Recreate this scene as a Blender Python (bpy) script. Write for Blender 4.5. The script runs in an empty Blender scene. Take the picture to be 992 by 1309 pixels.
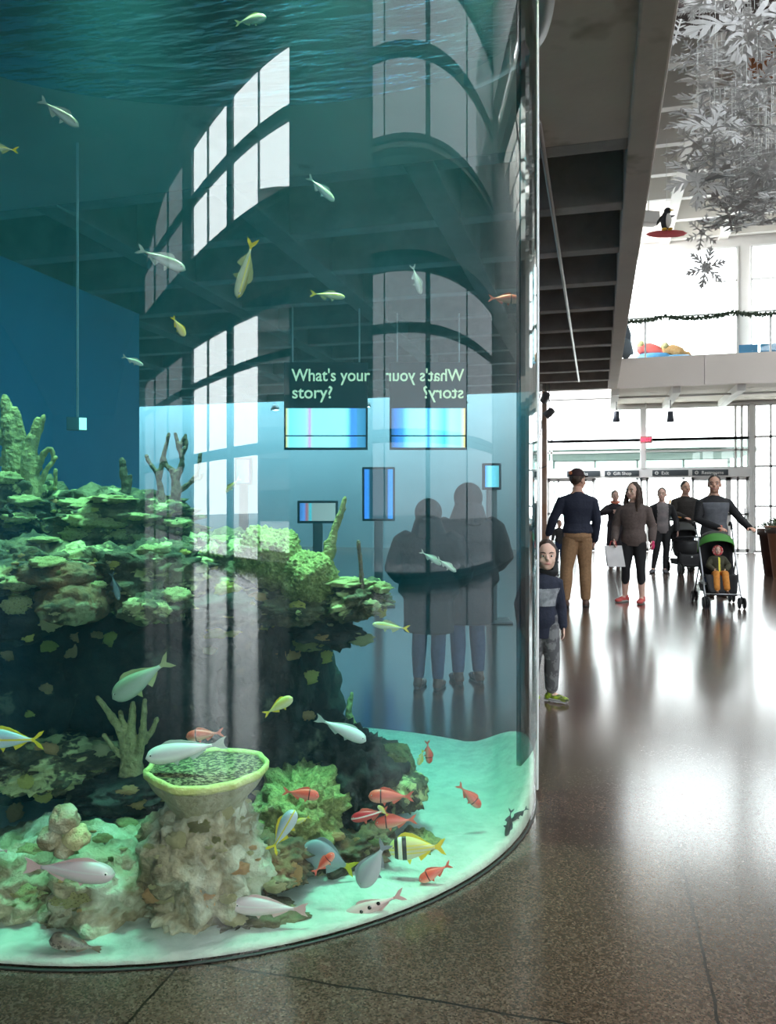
import bpy, bmesh, math, random
from mathutils import Vector, Matrix, noise
from mathutils.bvhtree import BVHTree
R_ = math.radians; PI = math.pi
scn = bpy.context.scene; COL = scn.collection
rnd = random.Random(7)
# ------------------------------------------------------------------ camera frame
TH = math.atan(.269); CS, SN = math.cos(TH), math.sin(TH); EYE = 1.33
E1 = Vector((CS, SN, 0)); E2 = Vector((-SN, CS, 0)); E3 = Vector((0, 0, 1))
def at(px, py, d):
    return E1 * ((px - 496) / 1000 * d) + E2 * d + E3 * (EYE + (648 - py) / 1000 * d)
def ray(px, py):
    return (E1 * ((px - 496) / 1000) + E2 + E3 * ((648 - py) / 1000))
def floor_at(px, py):
    return at(px, py, EYE * 1000 / (py - 648))
def on_y(px, py, Y):
    r = ray(px, py); return r * (Y / r.y) + Vector((0, 0, EYE))
cam = bpy.data.cameras.new('camera'); cam.sensor_fit = 'AUTO'; cam.sensor_width = 36; cam.lens = 1000 / 1309 * 36
cam.shift_y = -6.5 / 1309; cam.clip_start = .05; cam.clip_end = 400
co = bpy.data.objects.new('camera', cam); COL.objects.link(co)
co.location = (0, 0, EYE); co.rotation_euler = (PI / 2, 0, TH); scn.camera = co
# ------------------------------------------------------------------ tank outline
TC = E1 * -.9 + E2 * 3.835; TR = 1.6; TB = .85
def tank_pt(phi, off=0.0):
    x = (TR + off) * math.cos(phi); y = ((TR if math.sin(phi) < 0 else TB) + off) * math.sin(phi)
    return TC + E1 * x + E2 * y
def tank_local(p):
    q = p - TC; return q.dot(E1), q.dot(E2)
def tank_k(p, off=0.0):
    x, y = tank_local(p); return math.hypot(x / (TR + off), y / ((TR if y < 0 else TB) + off))
def glass_d(px):
    u = (px - 496) / 1000; a = 1 + u * u; b = -2 * (u * -.9 + 3.835); cc = .81 + 3.835 ** 2 - TR * TR
    return (-b - math.sqrt(max(0, b * b - 4 * a * cc))) / (2 * a)
# ------------------------------------------------------------------ object helpers
def link(o, parent=None):
    COL.objects.link(o)
    if parent is not None: o.parent = parent
    return o
def tag(o, label, cat, group=None, kind=None):
    o['label'] = label; o['category'] = cat
    if group: o['group'] = group
    if kind: o['kind'] = kind
    return o
def thing(name, label, cat, loc=(0, 0, 0), rot=0, group=None):
    o = bpy.data.objects.new(name, None); link(o); o.location = loc; o.rotation_euler = (0, 0, rot)
    o.empty_display_size = .1
    return tag(o, label, cat, group)
def obj(name, bm, m, parent=None, smooth=True, label=None):
    me = bm if isinstance(bm, bpy.types.Mesh) else bpy.data.meshes.new(name)
    if not isinstance(bm, bpy.types.Mesh):
        bm.normal_update(); bm.to_mesh(me); bm.free()
    ms = m if isinstance(m, (list, tuple)) else [m]
    if len(me.materials) == 0:
        for x in ms: me.materials.append(x)
    if smooth: me.polygons.foreach_set('use_smooth', [True] * len(me.polygons))
    o = bpy.data.objects.new(name, me); link(o, parent)
    if label: o['label'] = label
    return o
def struct(name, bm, m, parent=None, smooth=False, label=None):
    o = obj(name, bm, m, parent, smooth)
    if parent is None: o['kind'] = 'structure'
    if label: o['label'] = label
    return o
def dup(root, label=None, group=None):
    r = root.copy(); COL.objects.link(r)
    if label: r['label'] = label
    if group: r['group'] = group
    for ch in list(root.children):
        c = ch.copy(); COL.objects.link(c); c.parent = r
        for g in ch.children:
            d = g.copy(); COL.objects.link(d); d.parent = c
    return r
BM = bmesh.new
def box(bm, a, b, bev=0, M=None, mi=0):
    a, b = Vector(a), Vector(b)
    g = bmesh.ops.create_cube(bm, size=1, matrix=Matrix.Translation((a + b) / 2) @ Matrix.Diagonal((abs(b.x - a.x), abs(b.y - a.y), abs(b.z - a.z), 1)))
    vs = g['verts']
    if bev:
        es = list({e for v in vs for e in v.link_edges})
        r = bmesh.ops.bevel(bm, geom=es, offset=bev, segments=2, affect='EDGES', profile=.6)
        vs = list({v for f in r['faces'] for v in f.verts} | {v for v in vs if v.is_valid})
    if M is not None: bmesh.ops.transform(bm, matrix=M, verts=vs)
    if mi:
        for f in {f for v in vs for f in v.link_faces}: f.material_index = mi
    return vs
def ball(bm, c, r, u=16, v=10, M=None):
    r = Vector((r, r, r)) if not hasattr(r, '__len__') else Vector(r)
    m = Matrix.Translation(c) @ (M.to_4x4() if M is not None else Matrix.Identity(4)) @ Matrix.Diagonal((*r, 1))
    return bmesh.ops.create_uvsphere(bm, u_segments=u, v_segments=v, radius=1, matrix=m)['verts']
def ico(bm, c, r, sub=3):
    r = Vector((r, r, r)) if not hasattr(r, '__len__') else Vector(r)
    return bmesh.ops.create_icosphere(bm, subdivisions=sub, radius=1, matrix=Matrix.Translation(c) @ Matrix.Diagonal((*r, 1)))['verts']
def rings(bm, rs, cap=True, closed=False):
    """rs: list of rings, each a list of points"""
    vr = [[bm.verts.new(p) for p in r] for r in rs]
    n = len(vr[0])
    for a, b in zip(vr, vr[1:] + ([vr[0]] if closed else [])):
        for i in range(n):
            bm.faces.new((a[i], a[(i + 1) % n], b[(i + 1) % n], b[i]))
    if cap and not closed:
        bm.faces.new(vr[0][::-1]); bm.faces.new(vr[-1])
    return vr
def tube(bm, pts, rad, seg=10, ends=True, flat=1.0):
    pts = [Vector(p) for p in pts]
    if not hasattr(rad, '__len__'): rad = [rad] * len(pts)
    t0 = (pts[1] - pts[0]).normalized()
    up = Vector((0, 0, 1)) if abs(t0.z) < .9 else Vector((1, 0, 0))
    x = t0.cross(up).normalized(); rs = []
    P = list(pts); Rr = list(rad)
    for i, p in enumerate(P):
        a = P[max(0, i - 1)]; b = P[min(len(P) - 1, i + 1)]
        t = (b - a).normalized() if (b - a).length > 1e-9 else t0
        x = (x - t * x.dot(t)).normalized(); y = t.cross(x)
        rr = []
        for k in range(seg):
            an = 2 * PI * k / seg
            rr.append(p + x * (Rr[i] * math.cos(an)) + y * (Rr[i] * flat * math.sin(an)))
        if ends and i == 0:
            rs.append([p - t * Rr[i] * .7 + (q - p) * .45 for q in rr])
        rs.append(rr)
        if ends and i == len(P) - 1:
            rs.append([p + t * Rr[i] * .7 + (q - p) * .45 for q in rr])
    rings(bm, rs)
def smooth_path(pts, n=6):
    pts = [Vector(p) for p in pts]; out = []
    for i in range(len(pts) - 1):
        p0 = pts[max(0, i - 1)]; p1 = pts[i]; p2 = pts[i + 1]; p3 = pts[min(len(pts) - 1, i + 2)]
        for k in range(n):
            t = k / n
            out.append(.5 * ((2 * p1) + (p2 - p0) * t + (2 * p0 - 5 * p1 + 4 * p2 - p3) * t * t + (3 * p1 - p0 - 3 * p2 + p3) * t ** 3))
    return out + [pts[-1]]
def lathe(bm, prof, seg=32, c=(0, 0, 0), cap=False):
    c = Vector(c)
    rings(bm, [[c + Vector((r * math.cos(2 * PI * k / seg), r * math.sin(2 * PI * k / seg), z)) for k in range(seg)] for r, z in prof], cap=cap)
def prism(bm, poly, th, M=None, mi=0):
    """poly in xz plane (x,z), thickness th along y"""
    a = [bm.verts.new((x, -th / 2, z)) for x, z in poly]; b = [bm.verts.new((x, th / 2, z)) for x, z in poly]
    n = len(poly); fs = [bm.faces.new(a), bm.faces.new(b[::-1])]
    for i in range(n): fs.append(bm.faces.new((a[i], b[i], b[(i + 1) % n], a[(i + 1) % n])))
    for f in fs: f.material_index = mi
    bmesh.ops.recalc_face_normals(bm, faces=fs)
    if M is not None: bmesh.ops.transform(bm, matrix=M, verts=a + b)
    return a + b
TMPS = bpy.data.scenes.new('tmp_scene')
def evaluated(o):
    TMPS.collection.objects.link(o)
    with bpy.context.temp_override(scene=TMPS, view_layer=TMPS.view_layers[0]): dg = bpy.context.evaluated_depsgraph_get()
    me = bpy.data.meshes.new_from_object(o.evaluated_get(dg), depsgraph=dg); bpy.data.objects.remove(o); return me
def remesh(bm, vox, it=3, fac=.5):
    bmesh.ops.recalc_face_normals(bm, faces=bm.faces[:])
    me = bpy.data.meshes.new('tmp'); bm.to_mesh(me); bm.free()
    o = bpy.data.objects.new('tmp', me)
    m = o.modifiers.new('r', 'REMESH'); m.mode = 'VOXEL'; m.voxel_size = vox
    if it:
        s = o.modifiers.new('s', 'SMOOTH'); s.factor = fac; s.iterations = it
    new = evaluated(o); bpy.data.meshes.remove(me)
    new.materials.clear()
    return new
def jitter(me, sc, amp):
    ns = [v.normal.copy() for v in me.vertices]; co = [v.co.copy() for v in me.vertices]; fl = []
    for c, n in zip(co, ns): fl.extend(c + n * (noise.noise(c * sc) * amp))
    me.vertices.foreach_set('co', fl); me.update()
def text_mesh(s, size, ext=.004, align='LEFT'):
    cu = bpy.data.curves.new('t', 'FONT'); cu.body = s; cu.size = size; cu.extrude = ext; cu.align_x = align; cu.offset = size * .012
    o = bpy.data.objects.new('t', cu)
    me = evaluated(o); me.materials.clear()
    return me
# ------------------------------------------------------------------ materials
def newmat(name):
    m = bpy.data.materials.new(name); m.use_nodes = True; nt = m.node_tree; nt.nodes.clear()
    out = nt.nodes.new('ShaderNodeOutputMaterial')
    return m, nt, out
def N(nt, t, **kw):
    n = nt.nodes.new('ShaderNode' + t)
    for k, v in kw.items():
        if k.startswith('i_'): n.inputs[k[2:].replace('_', ' ')].default_value = v
        else: setattr(n, k, v)
    return n
def rgba(c): return (*c, 1) if len(c) == 3 else c
def mat(name, col, col2=None, scale=8, rough=.6, metal=0, bump=0, bscale=None, detail=4, lo=.4, hi=.62, spec=.5, col3=None, scale3=3, lo3=.55, hi3=.62, sub=0):
    m, nt, out = newmat(name); p = N(nt, 'BsdfPrincipled'); L = nt.links.new
    p.inputs['Base Color'].default_value = rgba(col); p.inputs['Roughness'].default_value = rough; p.inputs['Metallic'].default_value = metal
    p.inputs['Specular IOR Level'].default_value = spec
    tc = N(nt, 'TexCoord')
    last = None
    def ramp_noise(sc, a, b, src=None):
        t = N(nt, 'TexNoise'); t.inputs['Scale'].default_value = sc; t.inputs['Detail'].default_value = detail; t.inputs['Roughness'].default_value = .6
        L(tc.outputs['Object'], t.inputs['Vector'])
        r = N(nt, 'MapRange'); r.inputs[1].default_value = a; r.inputs[2].default_value = b
        L(t.outputs['Fac'], r.inputs[0]); return t, r
    if col2 is not None:
        t, r = ramp_noise(scale, lo, hi)
        mx = N(nt, 'Mix', data_type='RGBA'); mx.inputs[6].default_value = rgba(col); mx.inputs[7].default_value = rgba(col2)
        L(r.outputs[0], mx.inputs[0]); last = mx.outputs[2]
    if col3 is not None:
        t, r = ramp_noise(scale3, lo3, hi3)
        mx = N(nt, 'Mix', data_type='RGBA'); mx.inputs[7].default_value = rgba(col3)
        if last: L(last, mx.inputs[6])
        else: mx.inputs[6].default_value = rgba(col)
        L(r.outputs[0], mx.inputs[0]); last = mx.outputs[2]
    if last: L(last, p.inputs['Base Color'])
    if bump:
        t = N(nt, 'TexNoise'); t.inputs['Scale'].default_value = bscale or scale * 2; t.inputs['Detail'].default_value = 5
        L(tc.outputs['Object'], t.inputs['Vector'])
        b = N(nt, 'Bump'); b.inputs['Strength'].default_value = min(1, bump); b.inputs['Distance'].default_value = .02
        L(t.outputs['Fac'], b.inputs['Height']); L(b.outputs[0], p.inputs['Normal'])
    if sub:
        p.inputs['Subsurface Weight'].default_value = sub; p.inputs['Subsurface Scale'].default_value = .01
    L(p.outputs[0], out.inputs[0]); return m
def glass_mat(name, tint=(1, 1, 1), ior=1.45, rough=0.0, back=.0):
    """clear pane: fresnel mirror over a tinted clear layer"""
    m, nt, out = newmat(name); L = nt.links.new
    tr = N(nt, 'BsdfTransparent'); tr.inputs[0].default_value = rgba(tint)
    gl = N(nt, 'BsdfGlossy'); gl.inputs['Roughness'].default_value = rough
    fr = N(nt, 'Fresnel'); fr.inputs[0].default_value = ior
    ge = N(nt, 'NewGeometry')
    sb = N(nt, 'Math', operation='SUBTRACT'); sb.inputs[0].default_value = 1; L(ge.outputs['Backfacing'], sb.inputs[1])
    ml = N(nt, 'Math', operation='MULTIPLY'); L(fr.outputs[0], ml.inputs[0]); L(sb.outputs[0], ml.inputs[1])
    mx = N(nt, 'MixShader'); L(ml.outputs[0], mx.inputs[0]); L(tr.outputs[0], mx.inputs[1]); L(gl.outputs[0], mx.inputs[2])
    L(mx.outputs[0], out.inputs[0]); return m
def emit_mat(name, col, st):
    m, nt, out = newmat(name); e = N(nt, 'Emission'); e.inputs[0].default_value = rgba(col); e.inputs[1].default_value = st
    nt.links.new(e.outputs[0], out.inputs[0]); return m
# ================================================================== WORLD
w = bpy.data.worlds.new('World'); scn.world = w; w.use_nodes = True; nt = w.node_tree; nt.nodes.clear()
wo = N(nt, 'OutputWorld'); bg = N(nt, 'Background'); nt.links.new(bg.outputs[0], wo.inputs[0])
tc = N(nt, 'TexCoord')
dp = N(nt, 'VectorMath', operation='DOT_PRODUCT'); dp.inputs[1].default_value = (.62, -.74, .25); nt.links.new(tc.outputs['Generated'], dp.inputs[0])
mr = N(nt, 'MapRange'); mr.inputs[1].default_value = -.2; mr.inputs[2].default_value = .95; mr.inputs[3].default_value = 6.5; mr.inputs[4].default_value = 10.5
nt.links.new(dp.outputs['Value'], mr.inputs[0]); bg.inputs[0].default_value = (.95, .97, 1, 1)
nt.links.new(mr.outputs[0], bg.inputs[1])
scn.view_settings.view_transform = 'Standard'; scn.view_settings.look = 'None'; scn.view_settings.gamma = 1
scn.view_settings.use_curve_mapping = False; scn.view_settings.exposure = .7
cy = scn.cycles
cy.max_bounces = 10; cy.diffuse_bounces = 4; cy.glossy_bounces = 4; cy.transparent_max_bounces = 32; cy.volume_bounces = 1
cy.sample_clamp_indirect = 20; cy.use_denoising = True; cy.caustics_reflective = False; cy.caustics_refractive = False
# ================================================================== SETTING
YW = 24.5; ZC = 4.4; XW = 10.3
# terrazzo floor
def floor_mat():
    m, nt, out = newmat('terrazzo'); L = nt.links.new; p = N(nt, 'BsdfPrincipled'); ge = N(nt, 'NewGeometry')
    v = N(nt, 'TexVoronoi'); v.inputs['Scale'].default_value = 190; L(ge.outputs['Position'], v.inputs['Vector'])
    n = N(nt, 'TexNoise'); n.inputs['Scale'].default_value = 1.3; n.inputs['Detail'].default_value = 5; L(ge.outputs['Position'], n.inputs['Vector'])
    n2 = N(nt, 'TexNoise'); n2.inputs['Scale'].default_value = 60; n2.inputs['Detail'].default_value = 3; L(ge.outputs['Position'], n2.inputs['Vector'])
    sep = N(nt, 'SeparateColor'); L(v.outputs['Color'], sep.inputs[0])
    cr = N(nt, 'ValToRGB'); e = cr.color_ramp.elements
    e[0].position = 0; e[0].color = (.040, .021, .013, 1); e[1].position = 1; e[1].color = (.16, .112, .087, 1)
    for pos, c in ((.35, (.068, .040, .029, 1)), (.7, (.095, .059, .045, 1)), (.92, (.120, .079, .061, 1))):
        q = e.new(pos); q.color = c
    L(sep.outputs[0], cr.inputs[0])
    mx = N(nt, 'Mix', data_type='RGBA', blend_type='MULTIPLY'); mx.inputs[0].default_value = .55
    r1 = N(nt, 'MapRange'); r1.inputs[1].default_value = .3; r1.inputs[2].default_value = .7; r1.inputs[3].default_value = .55; r1.inputs[4].default_value = 1.35
    L(n.outputs['Fac'], r1.inputs[0]); L(cr.outputs[0], mx.inputs[6]); L(r1.outputs[0], mx.inputs[7])
    sx = N(nt, 'SeparateXYZ'); L(ge.outputs['Position'], sx.inputs[0])
    # wobble so that the joints are not ruler-straight
    nw = N(nt, 'TexNoise'); nw.inputs['Scale'].default_value = 6; L(ge.outputs['Position'], nw.inputs['Vector'])
    wb = N(nt, 'MapRange'); wb.inputs[3].default_value = -.012; wb.inputs[4].default_value = .012; L(nw.outputs['Fac'], wb.inputs[0])
    def line(sock, per, off, wd):
        a = N(nt, 'Math', operation='ADD'); L(sock, a.inputs[0]); L(wb.outputs[0], a.inputs[1])
        b = N(nt, 'Math', operation='ADD'); L(a.outputs[0], b.inputs[0]); b.inputs[1].default_value = -off + per / 2 + per * 20
        c = N(nt, 'Math', operation='MODULO'); L(b.outputs[0], c.inputs[0]); c.inputs[1].default_value = per
        d = N(nt, 'Math', operation='SUBTRACT'); L(c.outputs[0], d.inputs[0]); d.inputs[1].default_value = per / 2
        f = N(nt, 'Math', operation='ABSOLUTE'); L(d.outputs[0], f.inputs[0])
        g = N(nt, 'Math', operation='LESS_THAN'); L(f.outputs[0], g.inputs[0]); g.inputs[1].default_value = wd
        return g.outputs[0]
    a = line(sx.outputs[0], 1.475, .30, .0042); b = line(sx.outputs[1], 1.345, 3.41, .0042)
    mxm = N(nt, 'Math', operation='MAXIMUM'); L(a, mxm.inputs[0]); L(b, mxm.inputs[1])
    m3 = N(nt, 'Mix', data_type='RGBA'); L(mxm.outputs[0], m3.inputs[0]); L(mx.outputs[2], m3.inputs[6]); m3.inputs[7].default_value = (.012, .009, .007, 1)
    L(m3.outputs[2], p.inputs['Base Color'])
    rr = N(nt, 'MapRange'); rr.inputs[1].default_value = .3; rr.inputs[2].default_value = .7; rr.inputs[3].default_value = .14; rr.inputs[4].default_value = .20; L(n2.outputs['Fac'], rr.inputs[0])
    L(rr.outputs[0], p.inputs['Roughness']); p.inputs['Specular IOR Level'].default_value = .9
    bp = N(nt, 'Bump'); bp.inputs['Strength'].default_value = .25; bp.inputs['Distance'].default_value = .002; bp.invert = True
    L(mxm.outputs[0], bp.inputs['Height']); L(bp.outputs[0], p.inputs['Normal'])
    L(p.outputs[0], out.inputs[0]); return m
bm = BM(); box(bm, (-18, -27, -.3), (15, YW + .3, 0)); struct('floor', bm, floor_mat())
M_pave = mat('pavement', (.42, .42, .42), (.5, .5, .5), 2, .8)
bm = BM(); box(bm, (-80, YW + .3, -.4), (80, 120, -.02)); o = struct('ground', bm, M_pave)
bm = BM(); box(bm, (15, -120, -.4), (120, YW + .3, -.02)); o = struct('ground', bm, M_pave)

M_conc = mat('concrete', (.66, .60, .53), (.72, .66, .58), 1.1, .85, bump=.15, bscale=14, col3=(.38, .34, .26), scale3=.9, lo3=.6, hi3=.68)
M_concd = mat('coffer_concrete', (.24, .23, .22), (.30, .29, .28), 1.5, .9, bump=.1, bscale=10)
M_rib = mat('rib_concrete', (.34, .33, .31), (.42, .40, .38), 3, .8)
M_white = mat('white_wall', (.78, .77, .75), (.72, .71, .69), .7, .7)
M_beige = mat('fascia_panel', (.88, .80, .75), (.85, .77, .72), .5, .6)
M_dark = mat('dark_wall', (.26, .265, .27), (.30, .305, .31), .8, .7)
M_blue = mat('blue_paint', (.05, .30, .55), (.04, .26, .50), .6, .6)
M_teal = mat('teal_paint', (.17, .225, .24), (.15, .205, .22), .5, .7)
M_frame = mat('white_frame', (.85, .86, .85), None, rough=.45)
M_fdark = mat('dark_frame', (.10, .105, .11), None, rough=.45)
M_pane = glass_mat('clear_pane', (.93, .96, .95))
M_tint = glass_mat('tinted_pane', (.39, .40, .41))
M_tintd = glass_mat('dark_pane', (.34, .345, .35))
M_vest = glass_mat('vestibule_pane', (.50, .58, .55))
# low coffered ceiling west of the edge beam
bm = BM()
hole = 1.9
# slab built round the tank: tank head room stays under it
box(bm, (-18, -27, ZC), (.24, 6.8, ZC + .25))
box(bm, (-18, 6.8, ZC + .75), (.24, 21, ZC + .95))
struct('ceiling', bm, M_conc)
k = 0; Y = 6.91
while Y < 21.2:
    bm = BM(); box(bm, (-18, Y - .11, ZC), (.24, Y + .11, ZC + .75), .015); o = struct('ceiling_rib', bm, M_rib); Y += 1.42
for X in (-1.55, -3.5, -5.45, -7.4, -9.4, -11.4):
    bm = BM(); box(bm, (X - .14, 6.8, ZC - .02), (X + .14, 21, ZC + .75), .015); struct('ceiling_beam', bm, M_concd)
bm = BM(); box(bm, (.24, -27, ZC - .03), (.47, 21.0, ZC + .95), .02); struct('ceiling_beam', bm, M_conc)
bm = BM(); box(bm, (.24, -27, ZC + .95), (.47, 21.0, 12.8)); struct('wall_mezzanine', bm, M_white)
# conduit under the ceiling
bm = BM(); tube(bm, [(-.455, 6.3, ZC - .025), (-.455, 19.5, ZC - .025)], .022, 8)
tag(obj('conduit_pipe', bm, mat('conduit', (.45, .43, .40), rough=.4, metal=.6)), 'thin grey conduit pipe running along the underside of the ribbed ceiling', 'pipe')
# high ceilings
M_hi = mat('upper_ceiling', (.80, .77, .72), (.74, .71, .66), .5, .8)
M_hirib = mat('upper_rib', (.80, .78, .74), None, rough=.7)
bm = BM()
for a, b in (((.47, 12), (4.9, YW + .3)), ((10.2, 12), (15, YW + .3)), ((4.9, 12), (10.2, 12.8)), ((4.9, 20.4), (10.2, YW + .3))): box(bm, (a[0], a[1], 9.9), (b[0], b[1], 10.1))
struct('ceiling', bm, M_hi)
bm = BM()
for x in (4.9, 7.5, 10.2): box(bm, (x - .06, 12.8, 9.92), (x + .06, 20.4, 10.08))
for y in (12.8, 15.3, 17.9, 20.4): box(bm, (4.9, y - .06, 9.92), (10.2, y + .06, 10.08))
o = struct('window_91', bm, M_frame); bm = BM(); box(bm, (4.9, 12.8, 10.0), (10.2, 20.4, 10.015)); obj('pane', bm, M_pane, o, smooth=False)  # out-of-view skylight, added to brighten the balcony fascia and hall
bm = BM()
for a, b in (((.47, -27), (3.6, -4.45)), ((.47, -4.45), (10.5, -3)), ((.47, -3), (1.6, 10)), ((9.4, -3), (10.5, 10)), ((.47, 10), (10.5, 12))): box(bm, (a[0], a[1], 12.8), (b[0], b[1], 13))
vs = [bm.verts.new(p) for z in (12.8, 13) for p in ((3.6, -27, z), (3.6, -4.45, z), (10.45, -4.45, z), (3.0, -26, z))]
for q in ((0, 1, 2, 3), (7, 6, 5, 4), (0, 4, 5, 1), (1, 5, 6, 2), (2, 6, 7, 3), (3, 7, 4, 0)): bm.faces.new([vs[i] for i in q])
struct('ceiling', bm, M_hi)
bm = BM()
for x in (1.6, 4.2, 6.8, 9.4): box(bm, (x - .06, -3, 12.78), (x + .06, 10, 12.98))
for y in (-3, -.4, 2.2, 4.8, 7.4, 10): box(bm, (1.6, y - .06, 12.78), (9.4, y + .06, 12.98))
o = struct('window_90', bm, M_frame); bm = BM(); box(bm, (1.6, -3, 12.9), (9.4, 10, 12.915)); obj('pane', bm, glass_mat('added_skylight_pane', (.62, .64, .65)), o, smooth=False)  # skylight added to light the snowflakes and the near floor
bm = BM(); box(bm, (.47, 11.8, 9.9), (15, 12, 12.8)); struct('wall_clerestory', bm, M_white)
for Y in (13.1, 14.7, 16.3, 17.9, 19.5, 21.1, 22.7, 24.3):
    bm = BM(); box(bm, (.47, Y - .09, 9.15), (15, Y + .09, 9.9)); struct('ceiling_rib', bm, M_hirib)
for X in (1.9, 3.5, 5.1, 6.7):
    bm = BM(); box(bm, (X - .13, 12, 9.1), (X + .13, YW, 9.9)); struct('ceiling_beam', bm, M_hirib)

# windows --------------------------------------------------------------
WN = [0]
def window(o, dv, s0, s1, z0, z1, ms=(), mz=(), fw=.07, dep=.12, fm=None, pm=None, name='window'):
    """frame bars + one pane in the vertical plane through o along dv"""
    WN[0] += 1; o = Vector((o[0], o[1], 0)); dv = Vector((dv[0], dv[1], 0)).normalized()
    M = Matrix.Translation(o) @ Matrix(((dv.x, -dv.y, 0, 0), (dv.y, dv.x, 0, 0), (0, 0, 1, 0), (0, 0, 0, 1)))
    bm = BM()
    for s in (s0, s1): box(bm, (s - fw / 2, -dep / 2, z0), (s + fw / 2, dep / 2, z1), M=M)
    for s in ms:
        s, f = s if isinstance(s, tuple) else (s, fw * .8)
        box(bm, (s - f / 2, -dep / 2, z0), (s + f / 2, dep / 2, z1), M=M)
    for z in (z0, z1): box(bm, (s0, -dep / 2, z - fw / 2), (s1, dep / 2, z + fw / 2), M=M)
    for z in mz:
        z, f = z if isinstance(z, tuple) else (z, fw * .8)
        box(bm, (s0, -dep / 2, z - f / 2), (s1, dep / 2, z + f / 2), M=M)
    w_ = struct('%s_%d' % (name, WN[0]), bm, fm or M_frame)
    bm = BM(); box(bm, (s0, -.008, z0), (s1, .008, z1), M=M)
    obj('pane', bm, pm or M_pane, w_, smooth=False)
    return w_
def wall_holes(name, o, dv, s0, s1, z0, z1, holes, m, th=.3):
    """wall with rectangular holes; holes = (s0,s1,z0,z1); outward = left of dv"""
    o = Vector((o[0], o[1], 0)); dv = Vector((dv[0], dv[1], 0)).normalized()
    M = Matrix.Translation(o) @ Matrix(((dv.x, -dv.y, 0, 0), (dv.y, dv.x, 0, 0), (0, 0, 1, 0), (0, 0, 0, 1)))
    ss = sorted({s0, s1} | {h[0] for h in holes} | {h[1] for h in holes}); zs = sorted({z0, z1} | {h[2] for h in holes} | {h[3] for h in holes})
    bm = BM()
    for a, b in zip(ss, ss[1:]):
        for c, d in zip(zs, zs[1:]):
            if not any(h[0] <= (a + b) / 2 <= h[1] and h[2] <= (c + d) / 2 <= h[3] for h in holes):
                box(bm, (a, -th / 2, c), (b, th / 2, d), M=M)
    bmesh.ops.remove_doubles(bm, verts=bm.verts[:], dist=1e-4)
    return struct(name, bm, m)
# right wall (behind / beside the camera, seen mirrored in the tank)
ZR = [(.15, 2.5), (2.62, 5.48), (7.68, 10.75)]
holesB = [(a, b, c, d) for (a, b) in ((.05, 4.05), (4.3, 11.8)) for (c, d) in ZR]
wall_holes('wall_right', (XW + .15, 0), (0, 1), -4.45, YW, 0, 12.8, holesB, M_dark)
for a, b in ((.05, 4.05), (4.3, 11.8)):
    for (c, d) in ZR:
        ms = (.93,) if a < 1 else (7.9,)
        mz = {0: (), 1: ((4.42, .14),), 2: ((9.22, .2),)}[ZR.index((c, d))]
        window((XW, 0), (0, 1), a, b, c, d, ms, mz, .1, .2, M_fdark, M_tint)
QA = (XW, -4.45); DA = (-.326, -.945)
baysA = [(1.62, 6.6), (6.95, 11.1)]
holesA = [(a, b, c, d) for (a, b) in baysA for (c, d) in ZR] + [(12.2, 19.6, c, d) for (c, d) in ZR]
wall_holes('wall_back_right', (QA[0] + .15, QA[1]), DA, 0, 20.2, 0, 12.8, holesA, M_dark, .3)
for (a, b), ms in zip(baysA, ((4.13,), (9.05,))):
    for i, (c, d) in enumerate(ZR):
        window(QA, DA, a, b, c, d, ms, ((), ((4.42, .16),), ((9.25, .26),))[i], .12, .2, M_fdark, M_pane)
for i, (c, d) in enumerate(ZR):
    window(QA, DA, 12.2, 19.6, c, d, (14.6, 17), ((), ((4.42, .16),), ((9.25, .26),))[i], .12, .2, M_fdark, M_tintd)
for i, z in enumerate((7.42, 5.7)):
    M = Matrix.Translation((QA[0], QA[1], 0)) @ Matrix(((DA[0], -DA[1], 0, 0), (DA[1], DA[0], 0, 0), (0, 0, 1, 0), (0, 0, 0, 1)))
    bm = BM(); box(bm, (1.6, -.45, z - .05), (11.2, -.15, z + .03), M=M); struct('trim_%d' % (i + 1), bm, M_rib)
    bm = BM(); box(bm, (XW - .35, .1, z - .05), (XW - .05, 11.8, z + .03)); struct('trim_%d' % (i + 3), bm, M_rib)
EA = Vector((QA[0], QA[1], 0)) + Vector((DA[0], DA[1], 0)) * 20.2
bm = BM(); box(bm, (-18, EA.y - .3, 0), (EA.x + .2, EA.y, 12.8)); struct('wall_back', bm, M_dark)
# left side: blue bulkhead, then the hall widens
bm = BM(); box(bm, (-7.3, EA.y, 0), (-7.06, 11.0, ZC), 0); struct('wall_left', bm, M_blue)
bm = BM(); box(bm, (-18, 10.76, 0), (-7.3, 11.0, ZC + .9)); struct('wall_left_return', bm, M_teal)
wall_holes('wall_far_left', (-18.1, 0), (0, 1), 11, YW, 0, ZC + .9, [(11.6, 23.9, .3, 4.2)], M_teal, .2)
window((-18.1, 0), (0, 1), 11.6, 23.9, .3, 4.2, (14.7, 17.8, 20.9), (2.4,), .08, .14, None, M_tint)  # unseen window, added to brighten the hall beyond the tank
bm = BM(); box(bm, (-7.06, -2, 0), (-7.03, 11, .12)); struct('baseboard_left', bm, M_dark)
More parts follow.
